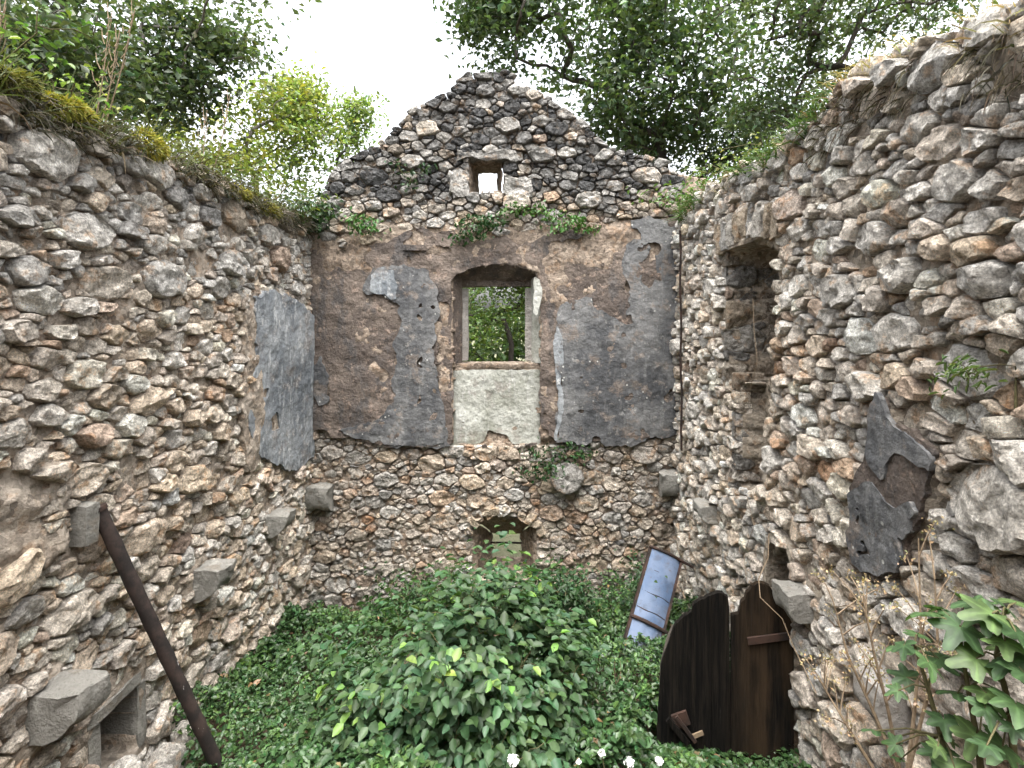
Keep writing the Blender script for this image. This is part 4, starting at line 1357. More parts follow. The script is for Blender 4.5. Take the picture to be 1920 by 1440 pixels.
# ------------------------------------------------------------------ ivy and plants on the floor
rng = np.random.default_rng(66)
n = 52000
x = rng.uniform(LEFT_X + .03, RIGHT_X - .03, n); y = rng.uniform(2.7, 6.08, n)
dl = x - LEFT_X; dr = RIGHT_X - x; db = BACK_Y - y
thick = .14 + .15 * fbm(x * 1.7, y * 1.7, 9, 3) + .05 * fbm(x * 7, y * 7, 19, 2) + .20 * np.exp(-dl / .28) * sstep(6.2, 4.5, y) * sstep(3.4, 3.9, y) + .20 * np.exp(-db / .25) * (.5 + .5 * vnoise(x * 1.6, 0, 4)) + .22 * np.exp(-dr / .2) * sstep(5.9, 5.3, y)
thick = np.maximum(thick * np.where((x > .75) & (y < 3.66), .25, 1), .03)
z = ground_z(x, y) + thick * (1 - rng.uniform(0, 1, n) ** 2.2 * .75)
N = rng.normal(size=(n, 3)) * .6 + np.array([0, -.12, 1.0])
cc = leaf_cols(rng, n, (.033, .068, .024), .4)
dd = rng.uniform(size=n) < .012
br = (fbm(x * 3, y * 3, 20, 3) > .25) & (rng.uniform(size=n) < .5)
cc[br] = leaf_cols(rng, br.sum(), (.06, .112, .034), .3)
cc[dd] = leaf_cols(rng, dd.sum(), (.16, .11, .06), .3)
keep = (fbm(x * 3, y * 3, 33, 3) > -.75) & ~((y < 3.55 + .1 * vnoise(x * 5, y * 5, 1)) & (dl < .22 + .5 * (3.55 - y)))
me = leaves_mesh('ivy_ground_cover', np.stack([x, y, z], 1)[keep], N[keep], (rng.uniform(.022, .05, n) * (1 + .5 * sstep(.1, .6, fbm(x * 1.3, y * 1.3, 44, 2))))[keep], cc[keep], rng, .7, True, fold=.12)
tag(link('ivy_ground_cover', me, M['leafivy'], None, False), 'dense green ivy and periwinkle covering the floor of the ruin', kind='stuff')

def bush(label, base, targets, per, leaf, col, seed, spread, name='bush', cat='bush', bright=None, up=.8, mat='leaf', r_base=.02, rtip=.0028, width=.62, stems=1, oval=True, group=None, stemmat='stem'):
    rng = np.random.default_rng(seed)
    base = np.array(base, float)
    T = np.array([tuple(t) for t in targets], float)
    root = empty(name, base)
    bp = [base + (0, 0, -.04), base + (0, 0, .05), base + (0, 0, .12)]
    nodes, par, ch, r = grow(rng, bp, T, rtip, r_base, .10)
    tubes_from(nodes - base, par, ch, r, 5).build('stem', M[stemmat], root, sharp=None)
    k = len(T)
    own = np.repeat(np.arange(k), per)
    n = len(own)
    C = T[own] + rng.normal(size=(n, 3)) * spread * np.array([1, 1, .55])
    out = unit(C - (base + (0, 0, .3)))
    N = rng.normal(size=(n, 3)) * .45 + np.array([0, 0, up]) + out * .5
    cc = leaf_cols(rng, n, col, .28) * rng.uniform(.75, 1.25, (k, 1))[own]
    if bright:
        m = (rng.uniform(size=k) < bright[0])[own] & (C[:, 2] > T[own][:, 2] - spread * .2)
        cc[m] = leaf_cols(rng, m.sum(), bright[1])
    me = leaves_mesh('foliage', C - base, N, rng.uniform(.65, 1.2, n) * leaf, cc, rng, width, oval, axis=out + rng.normal(size=(n, 3)) * .6)
    link('foliage', me, M[mat], root, False)
    tag(root, label, cat, group)
    return root

# the big bush in the middle of the floor
rng = np.random.default_rng(77)
T = []
while len(T) < 270:
    a = rng.uniform(0, 2 * math.pi); rr = rng.uniform(0, 1) ** .5
    X, Y = -.42 + .86 * rr * math.cos(a), 3.80 + .60 * rr * math.sin(a)
    zt = 1.36 - .75 * math.hypot((X + .28) / .95, (Y - 3.9) / .75) ** 1.5 + .30 * vnoise(X * 3.5, Y * 3.5, 3)
    zz = zt - abs(rng.normal(0, .16)) if rng.uniform() < .8 else rng.uniform(.45, max(zt, .5))
    T.append((X, Y, max(zz, .48)))
for (px_, py_, Y) in [(930, 1015, 4.2), (922, 1035, 4.2), (905, 1065, 4.2), (880, 1090, 4.2), (850, 1065, 4.3), (838, 1080, 4.3), (855, 1105, 4.25), (985, 1080, 4.1), (1000, 1075, 4.1), (920, 1130, 4.1), (960, 1140, 4.05), (870, 1135, 4.2),
                      (830, 1150, 4.1), (790, 1160, 4.2), (1000, 1130, 4.1), (900, 1110, 4.15), (940, 1090, 4.15), (1010, 1170, 4.0), (760, 1190, 4.2)]:
    T.append(tuple(P(px_, py_, Y)))
for _ in range(95):
    X = rng.uniform(-1.25, .22); Y = rng.uniform(3.0, 3.55)
    T.append((X, Y, rng.uniform(.58, .86 + .22 * math.exp(-((X + .45) / .5) ** 2) + .10 * float(vnoise(X * 4, Y * 4, 8)))))
for _ in range(26):     # long loose shoots
    a = rng.uniform(0, 2 * math.pi)
    bx_, by_ = -.42 + .75 * math.cos(a), 3.8 + .5 * math.sin(a)
    h_ = rng.uniform(.12, .38)
    for q in (.45, .75, 1.0): T.append((bx_ + q * .16 * math.cos(a), by_ + q * .12 * math.sin(a), 1.0 - .25 * abs(math.cos(a)) + h_ * q))
bush('big leafy bush growing in the middle of the ivy floor', (-.5, 3.85, .42), T, 13, .08, (.046, .09, .04), 78, .10, bright=(.07, (.12, .21, .05)), r_base=.025, width=.74, up=1.2)
T = [tuple(P(px_, py_, 5.3) + Vector((rng.normal(0, .05), rng.normal(0, .15), rng.normal(0, .04)))) for px_ in range(1000, 1100, 9) for py_ in range(1080, 1200, 14)]
bush('dark leafy shrub below the small arched opening', (.42, 5.4, .2), T, 12, .062, (.022, .055, .018), 79, .07, r_base=.02)
T = [tuple(P(px_, py_, 5.7) + Vector((rng.normal(0, .05), rng.normal(0, .12), rng.normal(0, .05)))) for px_ in range(700, 880, 14) for py_ in range(1090, 1170, 16)]
bush('low green shrub along the foot of the back wall', (-1.1, 5.75, .1), T, 10, .055, (.03, .07, .02), 80, .08, r_base=.015)
T = [tuple(P(px_, py_, 5.3) + Vector((rng.normal(0, .05), rng.normal(0, .1), rng.normal(0, .05)))) for px_ in range(1190, 1225, 8) for py_ in range(1070, 1150, 14)]
bush('ivy heap behind the blue metal sheet', (1.2, 5.6, .1), T, 12, .05, (.022, .052, .018), 81, .07, r_base=.015)
# ivy on the back wall
for k, (lab, pts, col, sz, per) in enumerate([
    ('small bright ivy tuft at the left of the back wall', [(662, 410), (675, 420), (690, 425), (700, 432), (672, 430), (684, 412)], (.05, .12, .03), .055, 26),
    ('dark ivy clump hanging above the left of the window', [(870, 425), (885, 418), (905, 415), (920, 425), (880, 440), (862, 448), (898, 438), (918, 410), (930, 420), (858, 455), (910, 430)], (.025, .065, .018), .055, 26),
    ('bright ivy clump hanging above the right of the window', [(955, 398), (970, 392), (990, 400), (1010, 398), (1030, 408), (1050, 405), (1070, 420), (1090, 425), (1105, 432), (1060, 430), (1040, 425), (1000, 390), (1080, 412)], (.05, .115, .025), .055, 26),
    ('dark ivy growing over the round stone below the plaster', [(1000, 850), (1030, 842), (1060, 838), (1085, 845), (1100, 850), (1020, 865), (1040, 870), (1060, 860), (1010, 880), (1025, 890), (990, 885), (1045, 885), (1080, 858)], (.022, .055, .018), .05, 26),
    ('dark ivy wisps on the left slope of the gable', [(745, 310), (755, 325), (770, 340), (790, 325), (800, 315), (765, 350)], (.02, .045, .016), .05, 18),
    ('dark ferns in the left corner at the top of the plaster', [(575, 400), (590, 410), (600, 420), (585, 430), (570, 425), (600, 395), (610, 380), (560, 410), (620, 400)], (.025, .05, .02), .07, 24)]):
    T = [tuple(P(a, b, BACK_Y - .12)) for a, b in pts]
    m = np.mean(np.array(T), 0)
    bush(lab, (m[0], BACK_Y - .02, m[2] + .05), T, per, sz, col, 90 + k, .07, 'ivy_clump', 'ivy', up=.3, mat='leafivy', r_base=.01, group='ivy clumps on the back wall')

# ------------------------------------------------------------------ plants along the wall tops
def blades_mesh(name, base, dirs, length, width, col, droop, rng, seg=3):
    n = len(base)
    dirs = unit(dirs)
    side = unit(np.cross(dirs, rng.normal(size=(n, 3))))
    V = np.zeros((n, (seg + 1) * 2, 3))
    p = base.copy(); d = dirs.copy()
    for s in range(seg + 1):
        w = width * (1 - s / seg * .85)
        V[:, 2 * s] = p - side * w[:, None]; V[:, 2 * s + 1] = p + side * w[:, None]
        p = p + d * (length / seg)[:, None]
        d = unit(d + np.array([0, 0, -1.0]) * droop[:, None] / seg)
    k = (seg + 1) * 2
    b = (np.arange(n) * k)[:, None]
    Fc = np.vstack([b + np.array([(2 * s, 2 * s + 1, 2 * s + 3, 2 * s + 2)]) for s in range(seg)])
    return mesh_np(name, V.reshape(-1, 3), [Fc], np.repeat(col, k, 0))

def fringe(wall, top, u0, u1, n, out, length, col, seed, up=1.0, droop=1.6, label='', name='dry_grass', var=.4, zoff=(-.12, .02), width=.004, depth=(-.4, .06)):
    rng = np.random.default_rng(seed)
    u = rng.uniform(u0, u1, n)
    dens = fbm(u * 2.3, 0 * u, seed, 3)
    keep = dens > -.35
    u = u[keep]; n = len(u)
    w = rng.uniform(depth[0], depth[1], n)
    v = top(u) + rng.uniform(zoff[0], zoff[1], n)
    Bp = np.stack([u, v, w], 1) @ wall.np[:3, :3].T + wall.np[:3, 3]
    nrm = wall.np[:3, 2]
    D = rng.normal(size=(n, 3)) * .45 + nrm * out + np.array([0, 0, up])
    me = blades_mesh(name, Bp, D, rng.uniform(.5, 1.2, n) * length, np.full(n, width) * rng.uniform(.6, 1.4, n), leaf_cols(rng, n, col, var), np.full(n, droop) * rng.uniform(.5, 1.4, n), rng)
    o = link(name, me, M['leafdry'], None, False)
    return tag(o, label, kind='stuff')
fringe(WL, topL, 1.4, 6.0, 5200, .9, .22, (.055, .048, .030), 1, .5, 2.6, 'dark dry fern fringe hanging over the left wall top', 'dead_fern_fringe', width=.007)
fringe(WL, topL, 1.4, 6.0, 2200, .25, .30, (.075, .085, .035), 2, 1.2, 1.2, 'olive grass along the left wall top', 'grass')
fringe(WR, topR, -5.9, -1.4, 1900, .9, .16, (.13, .105, .065), 3, .5, 2.4, 'straw-coloured dry grass hanging over the right wall top', 'dry_grass', width=.004)
fringe(WR, topR, -3.1, -1.4, 1100, .7, .16, (.26, .21, .14), 4, .8, 2.0, 'pale straw tangle on the near end of the right wall top', 'dry_grass', width=.003)
fringe(WR, topR, -5.9, -3.0, 2600, .5, .20, (.05, .085, .025), 5, .7, 1.8, 'green grass on the far end of the right wall top', 'grass', width=.007)
fringe(WR, topR, -3.2, -1.5, 700, .9, .13, (.07, .058, .04), 6, -.5, 2.0, 'dark roots hanging below the right wall top', 'hanging_roots', width=.004, zoff=(-.30, -.08), depth=(-.02, .05))

# leafy weeds on the tops
def top_plant(wall, top, u, w, hgt, lab, col, seed, n=14, per=14, leaf=.05, spread=.10, rad=.25, name='wall_plant'):
    rng = np.random.default_rng(seed)
    b = np.array([u, float(top(np.array(u))) - .06, w]) @ wall.np[:3, :3].T + wall.np[:3, 3]
    T = [b + np.array([rng.normal(0, rad), rng.normal(0, rad), hgt * rng.uniform(.25, 1)]) for _ in range(n)]
    return bush(lab, b, T, per, leaf, col, seed, spread, name, 'plant', r_base=.012, group='weeds along the wall tops')
top_plant(WL, topL, 3.05, -.2, .45, 'light green weed on the left wall top, beneath the grey trunk', (.10, .15, .04), 301, 16, 10, .05)
top_plant(WL, topL, 2.75, -.25, .6, 'sparse green sprout at the very left of the left wall top', (.06, .11, .03), 302, 14, 9, .05)
top_plant(WL, topL, 4.4, -.2, .5, 'yellowish weed midway along the left wall top', (.12, .14, .04), 303, 24, 12, .05)
top_plant(WL, topL, 5.1, -.2, .55, 'olive leafy weed on the left wall top near the gable', (.09, .115, .035), 304, 34, 14, .05, .12, .3)
top_plant(WL, topL, 5.75, .0, .22, 'dark green plant in the corner where left wall meets gable', (.03, .06, .022), 305, 22, 18, .055, .1, .2)
top_plant(WR, topR, -5.6, -.05, .3, 'bright green plant on the far corner of the right wall', (.06, .115, .03), 306, 26, 18, .05, .1, .22)
top_plant(WR, topR, -4.9, -.1, .25, 'light green weed on the right wall top near the gable', (.085, .125, .04), 307, 20, 14, .045, .1, .25)
top_plant(WR, topR, -4.2, -.15, .18, 'small pale weed midway along the right wall top', (.13, .14, .05), 308, 12, 10, .04, .08, .2)
# tall dry stalks on the left wall top
for k, (p0, p1, Y, lab) in enumerate([((205, 240), (240, 30), 3.3, 'tallest dry stalk on the left wall top'), ((222, 235), (285, 25), 3.35, 'dry stalk leaning right beside the tallest stalk'),
                                 ((215, 240), (255, 70), 3.32, 'short dry stalk between two taller stalks'), ((420, 320), (455, 185), 4.5, 'thin dry stalk in front of the yellow-green tree'),
                                 ((400, 315), (410, 220), 4.4, 'thin dry stalk left of the yellow-green tree'), ((20, 170), (45, 20), 2.7, 'dry stalk before the grey trunk')]):
    a, b = P(*p0, Y) + Vector((-.12, 0, -.1)), P(*p1, Y) + Vector((-.12, 0, 0))
    root = empty('dry_stalk', a)
    mb = MB()
    pts = [(b - a) * t + Vector((math.sin(t * 3) * .02, 0, 0)) for t in np.linspace(0, 1, 8)]
    mb.tube(pts, [.006 * (1 - t * .7) for t in np.linspace(0, 1, 8)], 5)
    mb.build('stem', M['drystem'], root)
    mb = MB()
    for t in np.linspace(.45, .98, 9):
        q = (b - a) * t
        s = (-1) ** int(t * 20)
        mb.tube([q, q + Vector((s * .05 * (1.2 - t), .01, .05)), q + Vector((s * .07 * (1.2 - t), .015, .11))], [.003, .0025, .002], 4)
    mb.build('seed_head', M['drystem'], root)['kind'] = 'stuff'
    tag(root, lab, 'dry plant', 'dry stalks on the left wall')
# moss cushions
for k, (px_, py_, w_, h_, lab) in enumerate([(118, 195, 34, 22, 'yellow moss cushion on the left wall top under the dark tree'), (270, 262, 28, 26, 'brightest yellow moss cushion on the left wall top'), (10, 140, 30, 22, 'olive moss cushion at the left edge of the picture'),
                                        (440, 355, 24, 14, 'small yellow moss cushion on the left wall top'), (500, 388, 22, 16, 'yellow moss cushion on the left wall top nearest the gable')]):
    u, v = WL.uv(px_, py_)
    su, sv = w_ / F * u * 1.15, h_ / F * u
    rng = np.random.default_rng(400 + k)
    n = 900
    d = unit(rng.normal(size=(n, 3)))
    d[:, 2] = abs(d[:, 2])
    C = np.stack([u + d[:, 0] * su * 1.3, v - .03 + d[:, 1] * sv * .7 + .02 * vnoise(d[:, 0] * 4, k, 0), .03 + d[:, 2] * .05], 1)
    Wp = C @ WL.np[:3, :3].T + WL.np[:3, 3]
    Nn = d @ WL.np[:3, :3].T
    o0 = Wp.mean(0)
    me = blades_mesh('moss_cushion', Wp - o0, Nn + rng.normal(size=(n, 3)) * .5 + (0, 0, -.3), rng.uniform(.02, .05, n), np.full(n, .006), leaf_cols(rng, n, (.24, .22, .04) if k != 2 else (.12, .12, .03), .3), np.full(n, .8), rng, 2)
    o = link('moss_cushion', me, M['leafdry'], None, False)
    o.location = o0
    tag(o, lab, 'moss', 'moss cushions on the left wall')

# ------------------------------------------------------------------ the leaning pipe
a, b = Vector((-2.36, 2.97, EYE - 1.08)), P(420, 1465, 3.36)
pipe = empty('iron_pipe', b)
mb = MB()
N_ = 26
pts = [(a - b) * t + Vector((math.sin(t * 5) * .006, 0, math.cos(t * 7) * .004)) for t in np.linspace(-.06, 1, N_)]
mb.tube(pts, [.036 + .002 * math.sin(k * 2.1) + .003 * (k % 3) / 3 for k in range(N_)], 18)
mb.build('shaft', M['pipe'], pipe)
d = (a - b).normalized()
mb = MB(); mb.tube([(a - b) - d * .01, (a - b) + d * .012], .040, 18); mb.build('end_collar', M['rust'], pipe)
tag(pipe, 'rusty dark iron pipe leaning against the left wall', 'pipe')

# thin rod down the right wall
mb = MB()
pts = []
for k, py_ in enumerate(np.linspace(432, 845, 12)):
    u, v = WR.uv(1293 + 3 * k / 11, py_)
    pts.append(Vector((RIGHT_X - .10 + .006 * math.sin(k * 1.7), -u, v)))
o0 = pts[-1].copy()
mb.tube([p - o0 for p in pts], .012, 8)
o = mb.build('iron_rod', M['rust'])
o.location = o0
tag(o, 'thin black iron rod running down the right wall by the corner', 'rod')

# ------------------------------------------------------------------ old plank door
DA = Vector((1.72, 3.44, 0)); DB = Vector((.90, 3.62, 0))
dn = Vector((0, 0, 1)).cross(DB - DA).normalized()
if dn.y > 0: dn = -dn
def on_door(px_, py_, off=0.0):
    ray = Vector(((px_ - VX) / F, 1, -(py_ - VY) / F))
    o = Vector((0, 0, EYE))
    t = (DA + dn * off - o).dot(dn) / ray.dot(dn)
    return o + ray * t
door = empty('plank_door', (1.3, 3.53, .4))
tag(door, 'dark rotten plank door with broken top, ajar by right wall', 'door')
PL = [([(1228, 1460), (1234, 1330), (1240, 1246), (1250, 1215), (1264, 1176), (1280, 1158), (1297, 1147), (1297.5, 1460)], 0),
      ([(1298, 1460), (1298, 1137), (1310, 1126), (1320, 1124), (1332.5, 1117), (1332.5, 1460)], .003),
      ([(1333, 1460), (1333, 1116), (1345, 1112), (1356, 1113), (1365, 1120), (1368, 1154), (1370.8, 1460)], -.003),
      ([(1371, 1460), (1371, 1155), (1385, 1152), (1391, 1128), (1397, 1124), (1400, 1112), (1408.6, 1102), (1408.6, 1460)], .002),
      ([(1409, 1460), (1409, 1098), (1420, 1094), (1436, 1096), (1444.2, 1100), (1444.2, 1460)], .006),
      ([(1444.5, 1460), (1444.5, 1102), (1456, 1118), (1470, 1138), (1484, 1165), (1488, 1180), (1489, 1460)], .004)]
for k, (pl, off) in enumerate(PL):
    # densify the outline and roughen the broken top
    pts = []
    for i in range(len(pl)):
        (x0, y0), (x1, y1) = pl[i], pl[(i + 1) % len(pl)]
        m = max(1, int(math.hypot(x1 - x0, y1 - y0) / (5 if max(y0, y1) < 1260 else 30)))
        for j in range(m):
            t = j / m
            jx, jy = (random.uniform(-.7, .7), random.uniform(-2.2, 2.2)) if (0 < t and max(y0, y1) < 1260) else (random.uniform(-.3, .3), 0)
            pts.append((x0 + (x1 - x0) * t + jx, y0 + (y1 - y0) * t + jy))
    n = len(pts)
    fr_ = [on_door(x, y, off + .018) for x, y in pts]
    bk = [p - dn * .04 for p in fr_]
    mb = MB()
    loc = Vector(door.location)
    mb.add([p - loc for p in fr_] + [p - loc for p in bk], [tuple(range(n)), tuple(range(2 * n - 1, n - 1, -1))] + [(i, i + n, (i + 1) % n + n, (i + 1) % n) for i in range(n)])
    o = mb.build('plank', M['wood'], door, False)
def bar_on_door(name, p0, p1, wpx, mat, off=.03, th=.014, label=None):
    (x0, y0), (x1, y1) = p0, p1
    L = math.hypot(x1 - x0, y1 - y0); nx, ny = -(y1 - y0) / L * wpx / 2, (x1 - x0) / L * wpx / 2
    q = [on_door(x0 + nx, y0 + ny, off), on_door(x1 + nx, y1 + ny, off), on_door(x1 - nx, y1 - ny, off), on_door(x0 - nx, y0 - ny, off)]
    mb = MB(); loc = Vector(door.location)
    mb.hexa([p - loc for p in q] + [p + dn * th - loc for p in q])
    o = mb.build(name, M[mat], door, False)
    if label: o['label'] = label
    return o
bar_on_door('hinge_strap', (1402, 1201), (1486, 1190), 13, 'rust')
bar_on_door('lock_plate', (1262, 1352), (1290, 1342), 26, 'rust', .026, .02)
bar_on_door('loose_batten', (1252, 1346), (1290, 1392), 9, 'wood', .045, .02)
bar_on_door('loose_batten', (1268, 1342), (1304, 1390), 6, 'rust', .05, .014)
bar_on_door('loose_batten', (1298, 1380), (1318, 1372), 8, 'drystem', .04, .012)
# grey split post at the free edge
mb = MB()
loc = Vector(door.location)
mb.tube([on_door(1240, 1340, -.02) - loc, on_door(1243, 1245, -.02) - loc, on_door(1253, 1200, -.02) - loc, on_door(1262, 1172, -.03) - loc], [.022, .02, .016, .008], 7)
mb.build('edge_batten', M['bark'], door)

# ------------------------------------------------------------------ blue curved metal sheet in a rusty frame
pb, pt = P(1198, 1232, 4.75), P(1250, 1036, 5.25)
sheet = empty('metal_sheet', pb)
tag(sheet, 'faded blue curved metal sheet in rusty frame leaning by the door', 'metal sheet')
ax = (pt - pb); Ls = ax.length; ax.normalize()
wx = Vector((1, .18, .12)); wx = (wx - ax * wx.dot(ax)).normalized()
nn = wx.cross(ax).normalized()
if nn.y > 0: nn = -nn
Wd, nu_, nv_ = .285, 12, 30
V, Fq = [], []
for sh in (0, -.006):
    for i in range(nu_ + 1):
        for j in range(nv_ + 1):
            s, t = i / nu_ - .5, j / nv_
            bulge = .036 * (1 - (2 * s) ** 2)
            seam = -.006 * sum(math.exp(-((t - q) / .006) ** 2) for q in (.40, .56, .78))
            dent = .006 * float(vnoise(s * 5, t * 8, 2))
            V.append(wx * s * Wd + ax * t * Ls + nn * (bulge + seam + dent + sh))
K = (nu_ + 1) * (nv_ + 1)
id2 = lambda i, j: i * (nv_ + 1) + j
for i in range(nu_):
    for j in range(nv_):
        Fq.append((id2(i, j), id2(i + 1, j), id2(i + 1, j + 1), id2(i, j + 1)))
        Fq.append((K + id2(i, j + 1), K + id2(i + 1, j + 1), K + id2(i + 1, j), K + id2(i, j)))
rim = [id2(i, 0) for i in range(nu_)] + [id2(nu_, j) for j in range(nv_)] + [id2(i, nv_) for i in range(nu_, 0, -1)] + [id2(0, j) for j in range(nv_, 0, -1)]
for a_, b_ in zip(rim, rim[1:] + rim[:1]): Fq.append((b_, a_, a_ + K, b_ + K))
mb = MB(); mb.add(V, Fq); mb.build('panel', M['blue'], sheet, True, 60)
def bar3(name, p, q, w, h, mat='rust'):
    d = (q - p).normalized(); s = d.cross(nn).normalized() * w / 2; u = nn * h / 2
    mb = MB(); mb.hexa([p - s - u, p + s - u, q + s - u, q - s - u, p - s + u, p + s + u, q + s + u, q - s + u])
    return mb.build(name, M[mat], sheet, False)
bar3('side_rail', wx * (Wd / 2 + .012) + ax * .0 - nn * .035, wx * (Wd / 2 + .012) + ax * Ls - nn * .035, .022, .09)
bar3('side_rail', wx * (-Wd / 2 - .012) + ax * .0 - nn * .03, wx * (-Wd / 2 - .012) + ax * Ls - nn * .03, .02, .06)
def hoop(name, t, ext0, ext1, r, out=.012):
    mb = MB()
    pts = [wx * (-Wd / 2 - ext0) + ax * Ls * t + nn * .0]
    for s in np.linspace(-.5, .5, 9): pts.append(wx * s * Wd + ax * Ls * t + nn * (.036 * (1 - (2 * s) ** 2) + out))
    pts.append(wx * (Wd / 2 + ext1) + ax * (Ls * t + .0) - nn * .02)
    mb.tube(pts, r, 8); mb.build(name, M['rust'], sheet)
hoop('strap', .30, .02, .12, .018); hoop('strap', .985, .03, .14, .014)
for t in (.40, .56, .78):
    mb = MB(); mb.tube([wx * s * Wd + ax * Ls * (t + .004 * math.sin(s * 9)) + nn * (.036 * (1 - (2 * s) ** 2) - .001) for s in np.linspace(-.48, .48, 9)], .0035, 5)
    mb.build('seam', M['rust'], sheet)

# ------------------------------------------------------------------ fig plant, dry weeds and vine at the lower right
def fig_leaf_mesh(seed):
    rng = np.random.default_rng(seed)
    V = [(0, 0, 0)]; K = 60
    for k in range(K):
        a = -math.pi * .95 + 2 * math.pi * .95 * k / (K - 1)
        lobe = max(math.exp(-((a - c) / w) ** 2) * h for c, w, h in ((0, .36, 1.0), (.98, .36, .86), (-.98, .36, .86), (2.0, .5, .62), (-2.0, .5, .62)))
        r = .40 + .62 * lobe + .035 * math.sin(k * 2.1) + .02 * math.sin(k * 5.3)
        r *= 1 + rng.normal(0, .012)
        x, y = r * math.sin(a), r * math.cos(a)
        V.append((x, y, -.30 * (x * x + y * y) + .16 * abs(x) + .07 * math.sin(4 * x + 3 * y + seed)))
    # an inner ring keeps the curl smooth
    n0 = len(V)
    for k in range(K):
        x, y, z = V[1 + k]; s = .5
        V.append((x * s, y * s, -.30 * (x * x + y * y) * s * s + .16 * abs(x) * s + .04 * math.sin(2 * x + seed)))
    Fc = []
    for k in range(K - 1):
        Fc.append((0, n0 + k + 1, n0 + k)); Fc.append((n0 + k, n0 + k + 1, 2 + k, 1 + k))
    me = bpy.data.meshes.new('leaf'); me.from_pydata(V, [], Fc); me.update()
    return me
fig = empty('fig_plant', P(1850, 1560, 1.45))
tag(fig, 'fig sapling with large lobed green leaves at the lower right', 'plant')
frng = np.random.default_rng(500)
FL = [(1745, 1150, 1.55, .085), (1800, 1175, 1.5, .10), (1860, 1150, 1.45, .10), (1905, 1185, 1.4, .10), (1700, 1215, 1.6, .08), (1760, 1235, 1.55, .095), (1830, 1235, 1.45, .09), (1890, 1240, 1.4, .095),
      (1720, 1190, 1.65, .06), (1795, 1300, 1.5, .08), (1850, 1300, 1.42, .075), (1770, 1350, 1.5, .07), (1905, 1320, 1.35, .085), (1700, 1270, 1.6, .065), (1830, 1380, 1.45, .085), (1760, 1410, 1.5, .075),
      (1880, 1400, 1.38, .08), (1640, 1370, 1.65, .06), (1905, 1130, 1.5, .08), (1830, 1140, 1.55, .075), (1680, 1395, 1.6, .05), (1925, 1265, 1.35, .09), (1790, 1440, 1.45, .08)]
hub = Vector(fig.location)
FL = FL + [(x + frng.normal(0, 26), y + frng.normal(12, 24), Y + frng.normal(.03, .06), s * frng.uniform(.5, .85)) for (x, y, Y, s) in FL]
figm = [fig_leaf_mesh(s) for s in (1, 2, 3, 4)]
fcols = [(.048, .088, .034), (.038, .072, .03), (.066, .105, .038), (.032, .062, .026)]
for me, c in zip(figm, fcols):
    co = np.zeros(len(me.vertices) * 3); me.vertices.foreach_get('co', co); co = co.reshape(-1, 3)
    ang = np.arctan2(co[:, 0], co[:, 1])
    vein = np.max([np.exp(-((ang - q) / .07) ** 2) for q in (0, .98, -.98, 2.0, -2.0)], 0)
    cc = np.array(c)[None] * (1 + .9 * vein[:, None]) * (1 + .25 * vnoise(co[:, 0] * 3, co[:, 1] * 3, c[0] * 90))[:, None]
    setcol(me, cc); me.materials.append(M['leaf']); me.shade_smooth()
mb = MB()
spts = [P(1845, 1500, 1.46), P(1835, 1400, 1.47), P(1815, 1290, 1.48), P(1800, 1190, 1.5)]
stem2 = [P(1905, 1480, 1.42), P(1895, 1330, 1.42), P(1868, 1230, 1.45), P(1880, 1160, 1.45)]
stem3 = [P(1790, 1500, 1.5), P(1765, 1380, 1.53), P(1740, 1290, 1.56), P(1715, 1210, 1.58)]
for st in (spts, stem2, stem3): mb.tube([hub - hub] + [p - hub for p in st], [.011, .010, .008, .006, .004], 7)
allst = [p for st in (spts, stem2, stem3) for p in st[1:]]
for k, (x, y, Y, s) in enumerate(FL):
    c = P(x, y, Y)
    nd = min(allst, key=lambda p: (p - c).length)
    mb.tube([nd - hub, (nd + c) / 2 - hub + Vector((0, 0, .015)), c - hub], [.003, .0025, .002], 5)
    o = bpy.data.objects.new('leaf', figm[k % 4]); COL.objects.link(o); o.parent = fig
    out = Vector((c.x - nd.x, c.y - nd.y, 0))
    if out.length < .02: out = Vector((frng.normal(), frng.normal(), 0))
    yd = (out.normalized() + Vector((0, 0, frng.uniform(-.5, .1)))).normalized()
    zn = Vector((frng.normal(0, .35), -.30 + frng.normal(0, .3), .9)); zn = (zn - yd * zn.dot(yd)).normalized()
    R = Matrix((yd.cross(zn), yd, zn)).transposed().to_4x4()
    o.matrix_basis = Matrix.Translation(c - hub) @ R @ Matrix.Scale(s * .82, 4)
mb.build('stem', M['stem'], fig)

